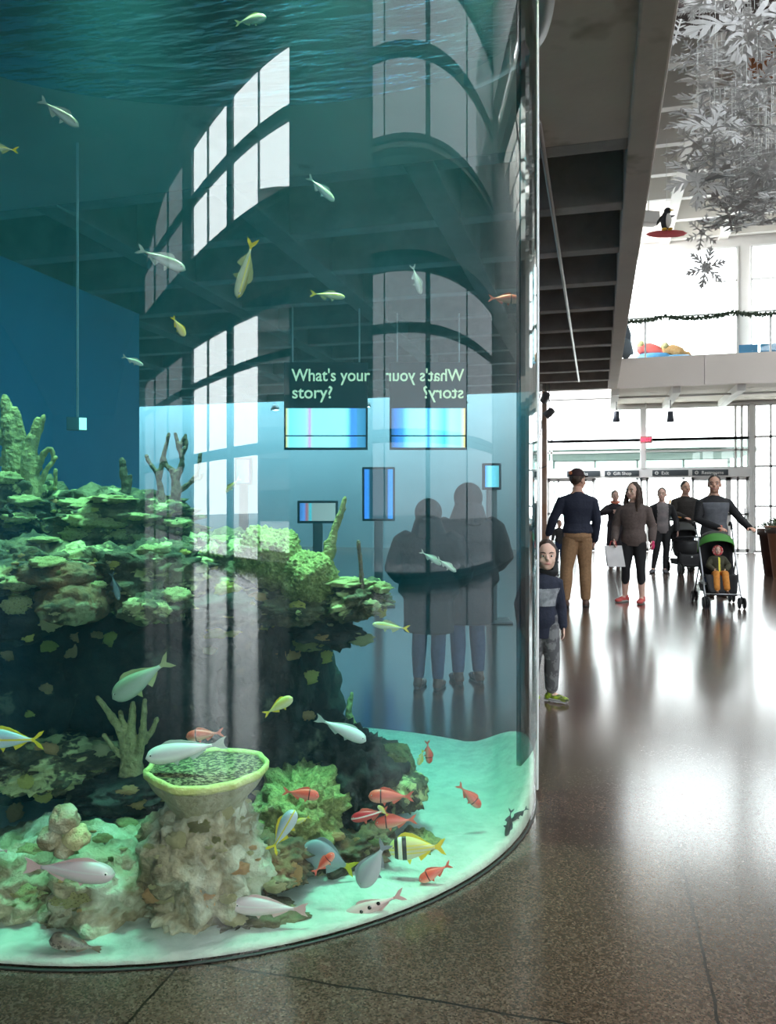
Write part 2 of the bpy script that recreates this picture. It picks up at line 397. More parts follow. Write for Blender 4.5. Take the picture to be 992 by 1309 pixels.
# far wall with the doors
def fx(px): return on_y(px, 648, YW).x
xd0, xd1 = fx(700), fx(957); xm = fx(822)
zT = 4.28
zh0, zh1 = 2.20, 2.46
holesF = [(xd0, xd1, 0, zT), (fx(964), fx(964) + 2.2, 0, zT), (fx(824), fx(942), 5.75, 8.85), (fx(960), fx(960) + 1.9, 5.75, 8.85), (fx(824) - 2.6, fx(817), 5.75, 8.85)]
NH = len(holesF)
wall_holes('wall_far', (0, YW + .15), (1, 0), -1.75, 15, 0, 9.95, holesF, M_white, .3)
for (a, b, c, d) in holesF[1:2]: window((0, YW), (1, 0), a, b, c + .05, d, (fx(985),), (1.35, 2.5, 3.35), .07, .12)
for (a, b, c, d) in holesF[2:5]: window((0, YW), (1, 0), a, b, c, d, (), ((1.33 + .241 * 23, .05), (1.33 + .285 * 23, .05)), .06, .12)
# transom windows over the doors
wall_holes('wall_far_left_end', (0, YW + .15), (1, 0), -18, -1.75, 0, 9.95, [], M_teal, .3)
zt1 = 1.33 + .086 * 23.2
window((0, YW), (1, 0), xd0, xm - .05, zt1, zT, (xd0 + .12,), (), .08, .14)
window((0, YW), (1, 0), xm + .05, xd1, zt1, zT, (fx(940), fx(948)), (), .08, .14)
window((0, YW), (1, 0), xd0, xm - .05, zh1, zt1, (xd0 + .12,), (zh1 + .52,), .07, .14, None, M_vest)
window((0, YW), (1, 0), xm + .05, xd1, zh1, zt1, (fx(940), fx(948)), (zh1 + .52,), .07, .14, None, M_vest)
bm = BM(); box(bm, (xd0 - .05, YW - .12, zh0), (xd1 + .05, YW + .1, zh1), .01); struct('trim_5', bm, M_frame)
bm = BM(); box(bm, (xm - .07, YW - .14, zh1), (xm + .07, YW + .1, zT), .01); struct('trim_6', bm, M_frame)
bm = BM(); box(bm, (xd1, YW - .1, 0), (xd1 + .12, YW + .1, zT), .01); struct('trim_7', bm, M_frame)
# glass sliding doors under the header
def door(n, a, b, mid=()):
    bm = BM()
    for s in (a + .035, b - .035): box(bm, (s - .035, YW - .03, .01), (s + .035, YW + .04, zh0))
    for z, f in ((.06, .1), (1.12, .06), (zh0 - .05, .1)): box(bm, (a, YW - .03, z - f / 2), (b, YW + .04, z + f / 2))
    for s in mid: box(bm, (s - .025, YW - .03, .01), (s + .025, YW + .04, zh0))
    o = struct('door_%d' % n, bm, M_frame)
    bm = BM(); box(bm, (a, YW, .1), (b, YW + .015, zh0 - .05)); obj('pane', bm, M_pane, o, smooth=False)
    bm = BM(); box(bm, (b - .12, YW - .09, .95), (b - .09, YW - .04, 1.3), .008); obj('door_handle', bm, M_fdark, o)
for n, (a, b, mid) in enumerate(((xd0, fx(735), (fx(714),)), (fx(735), fx(760), ()), (fx(818), fx(829), ()), (fx(884), fx(931), ()), (fx(931), xd1, (fx(943),)))): door(n + 1, a, b, mid)
bm = BM(); box(bm, (xd0 - .2, YW - .09, .0), (xd0, YW + .05, zT)); struct('trim_8', bm, M_frame)
# vestibule beyond: ceiling strip and second glazed line
bm = BM(); box(bm, (xd0 - .3, YW + .4, 2.95), (xd1 + .3, YW + 3.6, 3.1)); struct('ceiling_vestibule', bm, mat('vest_ceiling', (.5, .52, .5), rough=.7))
window((0, YW + 3.6), (1, 0), xd0, xd1, .05, 2.95, (xm, fx(760), fx(890)), (2.3,), .08, .1)
# balcony over the doors
bm = BM(); box(bm, (.47, 21, ZC), (15, YW, ZC + .3)); struct('ceiling_balcony', bm, M_conc)
bm = BM()
for a, b in ((.47, 2.55), (2.56, 8), (8.01, 15)): box(bm, (a, 20.9, ZC - .02), (b, 21.05, 5.13), .004)
struct('wall_balcony_fascia', bm, M_beige)
bm = BM(); box(bm, (.47, 21, 5.0), (15, YW, 5.1)); struct('floor_balcony', bm, M_rib)
for px in (785, 858, 935):
    X = on_y(px, 500, 22.6).x
    bm = BM(); box(bm, (X - .1, 21.05, ZC - .18), (X + .1, YW - .15, ZC + .02), .01); struct('ceiling_beam', bm, M_hirib)
bm = BM(); tube(bm, [(-1.4, 22, ZC - .12), (9, 22, ZC - .12)], .03, 8); tag(obj('sprinkler_pipe', bm, mat('pipe_white', (.7, .7, .68), rough=.4)), 'pale pipe running across under the balcony above the doors', 'pipe')
# lights outside carried by the sky: portals guide its sampling only
def portal(loc, rot, sx, sy):
    l = bpy.data.lights.new('portal', 'AREA'); l.shape = 'RECTANGLE'; l.size = sx; l.size_y = sy; l.cycles.is_portal = True
    o = bpy.data.objects.new('portal', l); link(o); o.location = loc; o.rotation_euler = rot; return o
portal(((xd0 + xd1) / 2, YW + .2, zT / 2), (PI / 2, 0, PI), xd1 - xd0, zT)
portal((3.6, YW + .2, 7.3), (PI / 2, 0, PI), 9, 3.2)
portal((XW + .3, 5.9, 6.2), (PI / 2, 0, PI / 2), 12, 9.4)
portal((-18.3, 17.75, 2.25), (PI / 2, 0, -PI / 2), 12.3, 3.9)
am = math.atan2(DA[1], DA[0])
cA = Vector((QA[0], QA[1], 0)) + Vector((DA[0], DA[1], 0)) * 6.4
portal((cA.x + .35, cA.y - .1, 5.5), (PI / 2, 0, am + PI), 9.6, 10.6)

# added fill lamps that brighten the end wall beyond the tank
M_wash = mat('fill_lamp_paint', (.5, .5, .5), rough=.5)
for i, X in enumerate((-3.6, -6.4, -9.2)):
    t = thing('fill_lamp', 'added ceiling fill lamp brightening the end wall beyond the tank, %s of three' % ('rightmost', 'middle', 'leftmost')[i], 'lamp', (X, 21.4, ZC - .16))
    bm = BM(); lathe(bm, [(.05, .10), (.11, .07), (.13, -.06), (.12, -.06), (.10, .05)], 16, cap=False); obj('lamp_shade', bm, M_wash, t)
    bm = BM(); tube(bm, [(0, 0, .06), (0, 0, .16)], .015, 6); obj('stem', bm, M_wash, t)
    l = bpy.data.lights.new('fill_light', 'SPOT'); l.energy = 60; l.color = (.92, .98, 1); l.spot_size = R_(125); l.spot_blend = .8; l.shadow_soft_size = .1
    o = bpy.data.objects.new('fill_light', l); link(o); o.location = (X, 21.4, ZC - .24); o.rotation_euler = (Vector((0, 3.0, -2.0))).to_track_quat('-Z', 'Y').to_euler()
# ================================================================== TANK
NP = 96
def outline(off, z): return [tank_pt(2 * PI * k / NP, off) + E3 * z for k in range(NP)]
ZS = 3.72                                       # water line
M_acr = glass_mat('acrylic', (.985, .995, .995), 1.70)
def clear_mat(name, tint=(1, 1, 1)):
    m, nt, out = newmat(name); t = N(nt, 'BsdfTransparent'); t.inputs[0].default_value = rgba(tint); nt.links.new(t.outputs[0], out.inputs[0]); return m
M_inner = clear_mat('acrylic_inner')
def water_mat(top=False):
    m, nt, out = newmat('water_top' if top else 'water'); L = nt.links.new
    t = N(nt, 'BsdfTransparent')
    if top:
        g = N(nt, 'BsdfGlossy'); g.inputs['Roughness'].default_value = .10; g.inputs[0].default_value = (.55, .74, .76, 1)
        tc = N(nt, 'NewGeometry'); mp = N(nt, 'Mapping'); mp.inputs['Scale'].default_value = (2.2, 7, 1); mp.inputs['Rotation'].default_value = (0, 0, -TH)
        n = N(nt, 'TexNoise'); n.inputs['Scale'].default_value = 1.5; n.inputs['Detail'].default_value = 3
        L(tc.outputs['Position'], mp.inputs[0]); L(mp.outputs[0], n.inputs['Vector'])
        b = N(nt, 'Bump'); b.inputs['Strength'].default_value = .35; b.inputs['Distance'].default_value = .1
        L(n.outputs['Fac'], b.inputs['Height']); L(b.outputs[0], g.inputs['Normal'])
        mx = N(nt, 'MixShader'); mx.inputs[0].default_value = .5; L(t.outputs[0], mx.inputs[1]); L(g.outputs[0], mx.inputs[2]); L(mx.outputs[0], out.inputs[0])
    else: L(t.outputs[0], out.inputs[0])
    a = N(nt, 'VolumeAbsorption'); a.inputs['Color'].default_value = WATER_ABS; a.inputs['Density'].default_value = 1.0
    s = N(nt, 'VolumeScatter'); s.inputs['Color'].default_value = (.15, .72, 1.0, 1); s.inputs['Density'].default_value = WATER_SC; s.inputs['Anisotropy'].default_value = .3
    ad = N(nt, 'AddShader'); L(a.outputs[0], ad.inputs[0]); L(s.outputs[0], ad.inputs[1]); L(ad.outputs[0], out.inputs['Volume'])
    return m
WATER_ABS = (.48, .82, .885, 1); WATER_SC = .026
tank = thing('aquarium_tank', 'tall round clear acrylic aquarium tank standing on the terrazzo floor', 'aquarium', TC)
def tk(o): o.location = -TC; o.parent = tank; return o
bm = BM()
ro = [bm.verts.new(p) for p in outline(0, .004)]; rt = [bm.verts.new(p) for p in outline(0, 4.3)]
io = [bm.verts.new(p) for p in outline(-.008, .004)]; it = [bm.verts.new(p) for p in outline(-.008, 4.3)]
for k in range(NP):
    j = (k + 1) % NP
    bm.faces.new((ro[k], ro[j], rt[j], rt[k]))
    f = bm.faces.new((io[j], io[k], it[k], it[j])); f.material_index = 1
    f = bm.faces.new((rt[k], rt[j], it[j], it[k])); f.material_index = 1
    f = bm.faces.new((ro[j], ro[k], io[k], io[j])); f.material_index = 1
def sharp(bm):
    for e in bm.edges:
        n = [f.normal for f in e.link_faces]
        if len(n) == 2 and n[0].dot(n[1]) < .8: e.smooth = False
bm.normal_update(); sharp(bm)
tk(obj('acrylic_wall', bm, [M_acr, M_inner]))
bm = BM()
b0 = [bm.verts.new(p) for p in outline(-.010, .008)]; t0 = [bm.verts.new(p) for p in outline(-.010, ZS)]
for k in range(NP): bm.faces.new((b0[k], b0[(k + 1) % NP], t0[(k + 1) % NP], t0[k]))
bm.faces.new(b0[::-1]); f = bm.faces.new(t0); f.material_index = 1
for f in bm.faces: f.smooth = len(f.verts) == 4
bm.normal_update(); sharp(bm)
wt = obj('water', bm, [water_mat(), water_mat(True)], smooth=False)
for p in wt.data.polygons: p.use_smooth = len(p.vertices) == 4
tk(wt)
# added tinted strip on the hall side, hiding the boy where refraction would
M_refr_strip = glass_mat('refraction_strip', (.30, .52, .54), 2.1, .04)
bm = BM(); rs = []
for k in range(9):
    ph = R_(-27 + 19 * k / 8); rs.append([tank_pt(ph, .002) + E3 * .30, tank_pt(ph, -.016) + E3 * .30, tank_pt(ph, -.016) + E3 * 4.3, tank_pt(ph, .002) + E3 * 4.3])
rings(bm, rs); tk(obj('refraction_strip', bm, M_refr_strip, smooth=False))
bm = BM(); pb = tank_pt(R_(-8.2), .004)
tube(bm, [pb + E3 * .03, pb + E3 * 1.5, pb + E3 * 2.9, pb + E3 * 4.3], [.007, .010, .010, .007], 10); tk(obj('edge_gleam', bm, mat('painted_gleam', (.86, .90, .90), rough=.12)))  # white strip painted in for the bright gleam along the acrylic edge
# dark seal at the foot and the top collar
M_seal = mat('seal', (.02, .025, .02), rough=.5)
bm = BM(); rings(bm, [outline(.003, .001), outline(.003, .006), outline(-.007, .006), outline(-.007, .001)], closed=True); tk(obj('base_seal', bm, M_seal))
M_collar = mat('collar_paint', (.50, .50, .49), rough=.4)
def arc(off, z): return [tank_pt(R_(-40 + 75 * k / 30), off) + E3 * z for k in range(31)]
bm = BM(); rs = [[arc(.010, 3.66)[k], arc(.085, 3.66)[k], arc(.085, 4.38)[k], arc(.010, 4.38)[k]] for k in range(31)]; rings(bm, rs); tk(obj('collar', bm, M_collar))
bm = BM(); rings(bm, [outline(-.03, 3.80), outline(-.03, 3.86), outline(-.16, 3.86), outline(-.16, 3.80)], closed=True); tk(obj('inner_rim', bm, M_collar))
# sand bed: filled body with a sloping, rippled top
M_sand = mat('sand', (.44, .50, .40), (.37, .42, .34), 14, .9, bump=.5, bscale=30)
def sm(a, b, x): x = max(0, min(1, (x - a) / (b - a))); return x * x * (3 - 2 * x)
def sand_z(p):
    lat = p.dot(E1); d = p.dot(E2)
    z = .022 + .02 * sm(2.3, 3.2, d) + .17 * sm(.42, .74, lat) * sm(2.7, 3.4, d)
    return z + .022 * (noise.noise(p * 1.8) + .5 * noise.noise(p * 5)) * sm(1.0, .93, tank_k(p, -.05)) * sm(2.3, 2.7, d)
bm = BM(); NR = 40; prev = None
cv = bm.verts.new(TC + E3 * sand_z(TC)); rr = []
for i in range(1, NR + 1):
    row = []
    for k in range(NP):
        p = TC + (tank_pt(2 * PI * k / NP, -.012) - TC) * (i / NR); row.append(bm.verts.new(p + E3 * (sand_z(p) - p.z)))
    rr.append(row)
for k in range(NP): bm.faces.new((cv, rr[0][k], rr[0][(k + 1) % NP]))
for a, b in zip(rr, rr[1:]):
    for k in range(NP): bm.faces.new((a[k], b[k], b[(k + 1) % NP], a[(k + 1) % NP]))
low = [bm.verts.new(tank_pt(2 * PI * k / NP, -.012) + E3 * .010) for k in range(NP)]
for k in range(NP): bm.faces.new((rr[-1][k], low[k], low[(k + 1) % NP], rr[-1][(k + 1) % NP]))
tk(obj('sand_bed', bm, M_sand))
# tank lamps above the water
def lamp(n, p, tgt, sx, col, W, spread=.95):
    l = bpy.data.lights.new('tank_lamp_light', 'AREA'); l.shape = 'DISK'; l.size = sx; l.energy = W; l.color = col; l.spread = spread
    o = bpy.data.objects.new('tank_lamp_light', l); link(o); o.location = p
    o.rotation_euler = (Vector(tgt) - Vector(p)).to_track_quat('-Z', 'Y').to_euler(); return o
LAMPS = [(at(150, 0, 3.3), .30), (at(420, 0, 3.2), .25), (at(-120, 0, 3.6), .3), (at(640, 0, 3.45), .22)]
for i, (p, r) in enumerate(LAMPS):
    p.z = 4.22
    t = thing('tank_lamp', 'round metal tank lamp above the water, %s' % ('over the left of the reef', 'over the middle of the reef', 'farthest left over the reef', 'over the open sand')[i], 'lamp', p, 0, 'lamps above the aquarium water')
    bm = BM(); lathe(bm, [(r * .6, .12), (r * 1.05, .06), (r * 1.1, -.03), (r * 1.04, -.03), (r, .05), (r * .5, .09)], 24); obj('lamp_shade', bm, M_collar, t)
    bm = BM(); tube(bm, [(0, 0, .1), (0, 0, .17)], .02, 8); obj('stem', bm, M_collar, t)
    lamp(i, p, p - Vector((0, 0, 3)), r * 1.6, (1, .90, .50), (56, 54, 50, 46)[i])
# ------------------------------------------------------------------ reef
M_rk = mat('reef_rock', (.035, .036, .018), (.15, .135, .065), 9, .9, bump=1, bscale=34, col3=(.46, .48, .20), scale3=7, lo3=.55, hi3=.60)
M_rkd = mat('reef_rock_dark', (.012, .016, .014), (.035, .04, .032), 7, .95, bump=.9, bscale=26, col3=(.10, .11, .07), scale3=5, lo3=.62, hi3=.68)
M_rkb = mat('reef_rock_brown', (.19, .105, .045), (.05, .05, .03), 9, .9, bump=.9, bscale=30, col3=(.26, .28, .14), scale3=7, lo3=.58, hi3=.64)
M_rkl = mat('reef_rock_pale', (.38, .34, .20), (.18, .15, .07), 9, .95, bump=1, bscale=34, col3=(.50, .52, .36), scale3=5, lo3=.5, hi3=.62)
M_plate = mat('plate_coral', (.60, .58, .20), (.70, .70, .34), 18, .85, bump=.9, bscale=45, col3=(.28, .28, .09), scale3=9, lo3=.56, hi3=.64)
M_yel = mat('yellow_coral', (.50, .46, .08), (.62, .56, .16), 30, .8, bump=.7, bscale=60)
M_cream = mat('cream_coral', (.56, .52, .26), (.42, .40, .18), 30, .85, bump=.7, bscale=60)
M_oran = mat('orange_coral', (.52, .28, .10), (.60, .40, .18), 26, .85, bump=.7, bscale=60)
M_green = mat('green_coral', (.17, .18, .05), (.34, .34, .11), 40, .85, bump=.9, bscale=70)
M_branch = mat('branch_coral', (.40, .36, .14), (.24, .22, .09), 25, .85, bump=.8, bscale=60)
M_branchd = mat('branch_coral_dark', (.07, .055, .03), (.14, .12, .06), 22, .9, bump=.8, bscale=50)
M_branchr = mat('branch_coral_brown', (.20, .13, .09), (.10, .07, .05), 22, .9, bump=.8, bscale=50)
ROCKV = []
def clampin(p, k=.945):
    q = tank_k(p)
    if q > k:
        f = k / q; c = TC; p = Vector((c.x + (p.x - c.x) * f, c.y + (p.y - c.y) * f, p.z))
    p.z = max(p.z, .016); return p
def rock_bm(c, rx, ry, rz, seed, sub=5, rough=.34, flat=0):
    bm = BM(); ico(bm, (0, 0, 0), 1, sub); off = Vector((seed * 7.3, seed * 3.1, seed * 1.7))
    for v in bm.verts:
        n = v.co.normalized()
        big = noise.noise(n * 1.4 + off); mid = noise.noise(n * 3.4 + off * 2); sml = noise.turbulence(n * 7.5 + off, 3, False); fine = noise.noise(n * 20 + off) + .6 * noise.noise(n * 44 + off)
        r = 1 + rough * (.75 * big + .55 * mid) + rough * .55 * (sml - .5) + .05 * fine
        q = n * r
        p = c + E1 * (q.x * rx) + E2 * (q.y * rz) + E3 * (q.z * ry)
        v.co = clampin(p)
    return bm
def rock(px, py, d, rx, ry, rz, m, label, seed, sub=5, rough=.34):
    c = at(px, py, d); k = d / 1000
    bm = rock_bm(c, rx * k, ry * k, rz, seed, sub, rough)
    o = obj('reef_rock', bm, m)
    ROCKV.append(o); return tag(o, label, 'rock', 'rocks of the aquarium reef')
rocks = [
 # back mass
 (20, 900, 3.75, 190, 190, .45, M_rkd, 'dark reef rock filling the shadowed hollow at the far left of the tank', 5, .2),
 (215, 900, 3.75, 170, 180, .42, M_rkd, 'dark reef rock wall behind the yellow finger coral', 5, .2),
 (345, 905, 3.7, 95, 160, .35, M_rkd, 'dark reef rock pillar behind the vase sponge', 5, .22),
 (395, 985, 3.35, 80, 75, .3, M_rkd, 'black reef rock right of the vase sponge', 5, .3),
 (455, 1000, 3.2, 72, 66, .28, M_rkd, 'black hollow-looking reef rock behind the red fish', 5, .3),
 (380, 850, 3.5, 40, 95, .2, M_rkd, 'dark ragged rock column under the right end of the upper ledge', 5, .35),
 # upper ledge
 (25, 655, 3.55, 95, 50, .35, M_rk, 'mottled reef rock under the tall pillar coral', 5, .35),
 (150, 665, 3.6, 110, 42, .35, M_rk, 'mottled top reef rock under the bright plate corals', 5, .35),
 (50, 730, 3.2, 105, 45, .3, M_rk, 'patchy green reef rock at the left edge of the upper ledge', 5, .35),
 (185, 735, 3.25, 90, 48, .3, M_rk, 'dark mottled reef rock in the middle of the upper ledge', 5, .38),
 (275, 725, 3.45, 85, 50, .3, M_rk, 'reef rock left of the bushy green coral', 5, .35),
 (370, 770, 3.3, 75, 30, .28, M_rk, 'reef rock under the bushy green coral', 5, .38),
 (455, 765, 3.25, 52, 26, .25, M_rk, 'rocky tip at the right end of the upper ledge', 5, .4),
 (95, 770, 2.95, 48, 30, .16, M_rkb, 'brown rounded reef rock low on the upper ledge', 4, .2),
 (75, 735, 2.98, 55, 20, .15, M_rkb, 'flat brown reef rock above the rounded brown one', 4, .22),
 (200, 775, 3.0, 48, 24, .16, M_rk, 'speckled reef rock overhanging the hollow', 4, .3),
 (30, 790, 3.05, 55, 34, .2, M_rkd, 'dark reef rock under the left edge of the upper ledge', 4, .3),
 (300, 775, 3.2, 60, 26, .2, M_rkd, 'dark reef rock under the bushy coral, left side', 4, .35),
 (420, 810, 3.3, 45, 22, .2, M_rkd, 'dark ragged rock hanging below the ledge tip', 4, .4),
 # low shelf
 (70, 975, 3.05, 95, 32, .25, M_rk, 'speckled low shelf rock behind the yellowtail fish', 5, .35),
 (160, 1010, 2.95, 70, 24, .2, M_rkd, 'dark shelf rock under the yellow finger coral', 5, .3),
 # base
 (45, 1120, 2.72, 95, 62, .3, M_rkl, 'pale base rock at the left of the reef foot', 5, .28),
 (150, 1120, 2.68, 105, 66, .3, M_rkl, 'pale lumpy base rock in the middle of the reef foot', 5, .3),
 (264, 1092, 2.56, 80, 92, .20, M_rkl, 'pale encrusted pedestal rock under the vase sponge', 5, .3),
 (345, 1095, 2.72, 60, 32, .2, M_rkb, 'brown base rock right of the vase sponge pedestal', 5, .34),
 (310, 1172, 2.52, 82, 18, .13, M_rk, 'low dark slab rock lying on the sand in front', 5, .32),
 (235, 1160, 2.55, 52, 34, .16, M_rkl, 'pale rough rock at the front right of the reef foot', 5, .34),
 (385, 1040, 2.95, 62, 62, .25, M_green, 'green algae covered rock in the middle of the red fish', 5, .34),
 (440, 1080, 2.95, 70, 34, .22, M_rkb, 'brown green rock below the red fish', 5, .36),
 (520, 1010, 3.1, 28, 24, .14, M_rk, 'small mottled rock right of the upper red fish', 4, .36),
 (535, 1085, 3.0, 32, 22, .14, M_green, 'small green rock behind the striped black and yellow fish', 4, .36),
]
for i, (px, py, d, rx, ry, rz, m, lb, sub, rg) in enumerate(rocks): rock(px, py, d, rx, ry, rz, m, lb, i + 3, sub, rg)
def build_bvh():
    vs, fs = [], []
    for o in ROCKV:
        b = len(vs); vs += [v.co.copy() for v in o.data.vertices]; fs += [[b + i for i in p.vertices] for p in o.data.polygons]
    return BVHTree.FromPolygons(vs, fs)
BVH = build_bvh(); CAMP = Vector((0, 0, EYE))
def reef_hit(px, py):
    r = ray(px, py).normalized(); h = BVH.ray_cast(CAMP, r)
    return (h[0], h[1]) if h[0] is not None else (None, None)
def depth_of(p): return p.dot(E2)
# coral tufts (encrusting lumps): four shapes, copied
def lump_mesh(seed, flat=.6):
    bm = BM(); ico(bm, (0, 0, 0), 1, 4); off = Vector((seed * 3.7, 1.3 * seed, 5))
    for v in bm.verts:
        n = v.co.normalized(); dist, _ = noise.voronoi(n * 2.6 + off)
        r = .72 + .42 * (dist[1] - dist[0]) + .28 * noise.noise(n * 1.6 + off) + .05 * noise.noise(n * 14)
        v.co = Vector((n.x * r, n.y * r, n.z * r * flat))
    me = bpy.data.meshes.new('coral_tuft'); bm.to_mesh(me); bm.free(); me.polygons.foreach_set('use_smooth', [True] * len(me.polygons)); return me
LM = {}
for mk, mm in (('y', M_yel), ('c', M_cream), ('o', M_oran), ('g', M_green), ('p', M_plate)):
    for q in range(3):
        me = lump_mesh(q * 2 + ord(mk)); me.materials.append(mm); LM[mk, q] = me
TUFT = {'y': ('small yellow-green coral tuft growing on the dark reef rock', 'yellow-green coral tufts'), 'c': ('small cream-coloured coral tuft growing on the reef rock', 'cream coral tufts'),
        'o': ('small orange-tan coral tuft growing on the reef rock', 'orange-tan coral tufts'), 'g': ('small dark green coral tuft growing on the reef rock', 'dark green coral tufts'),
        'p': ('pale lime plate coral lit on the top of the reef ledge', 'pale lime plate corals')}
def tuft(px, py, wpx, hpx, kind, q=0, label=None, thick=.6, tilt=0, name='coral_tuft'):
    p, n = reef_hit(px, py)
    if p is None: p = at(px, py, 3.15); 
    d = depth_of(p); k = d / 1000
    o = bpy.data.objects.new(name, LM[kind, q % 3]); link(o)
    o.location = p + E2 * (wpx * k * .12)
    o.scale = (wpx * k * .5 * 1.12, wpx * k * .5 * thick, hpx * k * .5 * 1.6); o.rotation_euler = (0, tilt, TH)
    lb, gr = TUFT[kind]
    if label: tag(o, label, 'coral', 'corals of the reef')
    else: tag(o, lb, 'coral', gr)
    return o
for px, py, wp, hp, kd in [
 (290, 753, 36, 22, 'y'), (350, 800, 34, 22, 'y'), (172, 778, 38, 24, 'c'), (145, 718, 16, 22, 'y'), (205, 703, 32, 14, 'c'), (232, 706, 26, 11, 'y'), (255, 727, 26, 22, 'c'),
 (140, 818, 18, 26, 'y'), (60, 827, 26, 20, 'y'), (100, 815, 34, 18, 'o'), (92, 836, 24, 28, 'o'), (125, 812, 28, 18, 'o'), (58, 797, 38, 26, 'c'), (35, 815, 16, 14, 'y'), (8, 838, 22, 18, 'o'),
 (57, 883, 22, 20, 'o'), (38, 912, 16, 16, 'y'), (32, 1000, 22, 22, 'y'), (54, 1017, 26, 24, 'y'), (18, 1040, 24, 28, 'o'), (60, 960, 32, 26, 'o'), (128, 960, 26, 18, 'c'),
 (275, 810, 62, 18, 'y'), (270, 833, 28, 12, 'c'), (395, 825, 40, 22, 'g'), (412, 815, 24, 12, 'o'), (415, 840, 22, 20, 'y'), (395, 866, 26, 22, 'y'), (370, 838, 34, 18, 'o'), (460, 818, 32, 20, 'c'),
 (390, 915, 30, 16, 'o'), (475, 775, 26, 18, 'c'), (488, 782, 14, 18, 'y'), (410, 765, 20, 18, 'y'), (380, 775, 22, 16, 'y'), (330, 765, 24, 20, 'o'), (365, 765, 20, 14, 'c'),
 (160, 1012, 34, 14, 'o'), (175, 1028, 30, 18, 'o'), (120, 985, 22, 10, 'p'), (70, 1075, 22, 20, 'c'), (305, 1112, 30, 20, 'o'), (265, 1145, 24, 40, 'o'), (290, 1150, 22, 16, 'c'), (195, 1145, 34, 26, 'o'),
 (375, 1120, 26, 34, 'o'), (350, 1135, 28, 20, 'c'), (300, 1178, 34, 16, 'c'), (400, 1072, 22, 16, 'g'), (430, 1070, 26, 14, 'o'), (480, 1080, 22, 14, 'g'), (215, 1150, 40, 30, 'c'), (240, 1035, 36, 30, 'c'),
 (285, 1040, 30, 24, 'c'), (225, 1075, 30, 26, 'c'), (275, 1075, 34, 26, 'g'), (255, 1058, 30, 20, 'g'), (160, 1055, 34, 18, 'p'), (130, 1075, 30, 18, 'p'), (40, 1090, 44, 22, 'p'), (90, 1150, 60, 26, 'p'), (30, 1145, 50, 26, 'p')]:
    tuft(px, py, wp, hp, kd, int(px + py))
for px, py, wp, hp, lb in [
 (105, 645, 70, 20, 'pale lime plate coral on the reef top, upper left of the bright group'), (140, 638, 62, 14, 'pale lime plate coral on the reef top, highest of the bright group'),
 (110, 665, 60, 26, 'pale lime plate coral in the middle of the bright group'), (140, 668, 56, 20, 'pale lime plate coral at the right of the bright group'),
 (100, 682, 46, 26, 'pale lime plate coral at the bottom of the bright group'), (20, 662, 44, 18, 'pale lime plate coral below the tall pillar coral'),
 (8, 612, 36, 22, 'pale lime plate coral at the left frame edge'), (30, 640, 44, 18, 'pale lime plate coral at the foot of the tall pillar coral'),
 (175, 660, 36, 12, 'pale lime plate coral beside the dark stalk'), (155, 684, 28, 18, 'pale cream plate coral right below the dark stalk'), (180, 687, 24, 12, 'pale small plate coral near the brown gorgonian'),
 (225, 668, 40, 14, 'pale lime plate coral under the brown gorgonian'), (190, 703, 32, 16, 'pale round plate coral in the middle of the ledge'), (60, 720, 50, 20, 'pale lime plate coral over the flat brown rock'),
 (25, 745, 50, 24, 'pale green plate coral at the left frame edge of the ledge'), (55, 690, 40, 10, 'thin pale plate coral below the bright group'), (225, 762, 40, 26, 'pale speckled coral over the hollow'),
 (20, 775, 40, 30, 'lime coral at the left frame edge below the ledge'), (125, 748, 22, 12, 'small lime coral beside the thin dark fish'), (440, 745, 70, 14, 'lime coral crust along the right end of the ledge'), (485, 752, 34, 20, 'lime coral at the ledge tip'), (285, 690, 40, 14, 'pale coral beside the bushy green coral')]:
    tuft(px, py, wp, hp, 'p', int(px), lb, 1.3, name='plate_coral')
# smaller crusts scattered over the ledge and the foot
for i in range(95):
    reg = rnd.choice(((0, 640, 260, 790), (0, 640, 260, 790), (240, 700, 500, 800), (0, 1040, 240, 1170), (200, 1000, 330, 1120), (340, 1000, 560, 1100)))
    px, py = rnd.uniform(reg[0], reg[2]), rnd.uniform(reg[1], reg[3]); p, n = reef_hit(px, py)
    if p is None: continue
    tuft(px, py, rnd.uniform(7, 17), rnd.uniform(4, 9), rnd.choice('ycgpog' if py < 820 else 'cgopc'), i)
# branching corals in picture-plane polylines, each with its own depth spread
def branch(name, label, m, d, lines, cat='coral', group='corals of the reef', rough=.15):
    k = d / 1000; bm = BM(); r2 = random.Random(len(label))
    for ln in lines:
        pts = []; rs = []
        for q in ln:
            px, py, w_ = q[:3]; dz = q[3] if len(q) > 3 else 0
            pts.append(at(px, py, d + dz)); rs.append(max(w_ * k / 2, .0085))
        P = smooth_path(pts, 5); RR = []
        for i in range(len(P)):
            f = i / (len(P) - 1) * (len(rs) - 1); a = min(int(f), len(rs) - 2); f -= a
            RR.append((rs[a] * (1 - f) + rs[a + 1] * f) * (1 + rough * (r2.random() - .5) * 2))
        tube(bm, P, RR, 10)
    me = remesh(bm, max(.0035, .0028 * d / 2.6), 2)
    jitter(me, 60, .0025)
    o = obj(name, me, m); return tag(o, label, cat, group)
branch('pillar_coral', 'tall yellow-green pillar coral at the left frame edge on the reef top', M_branch, 3.45, [
 [(22, 660, 34), (20, 600, 30), (14, 550, 24), (6, 508, 10)], [(20, 610, 22), (24, 560, 16), (19, 522, 9)], [(18, 570, 16), (2, 560, 14), (-8, 545, 10)], [(22, 600, 18), (30, 570, 12), (27, 545, 8)], [(16, 590, 14), (0, 590, 12), (-10, 580, 10)]])
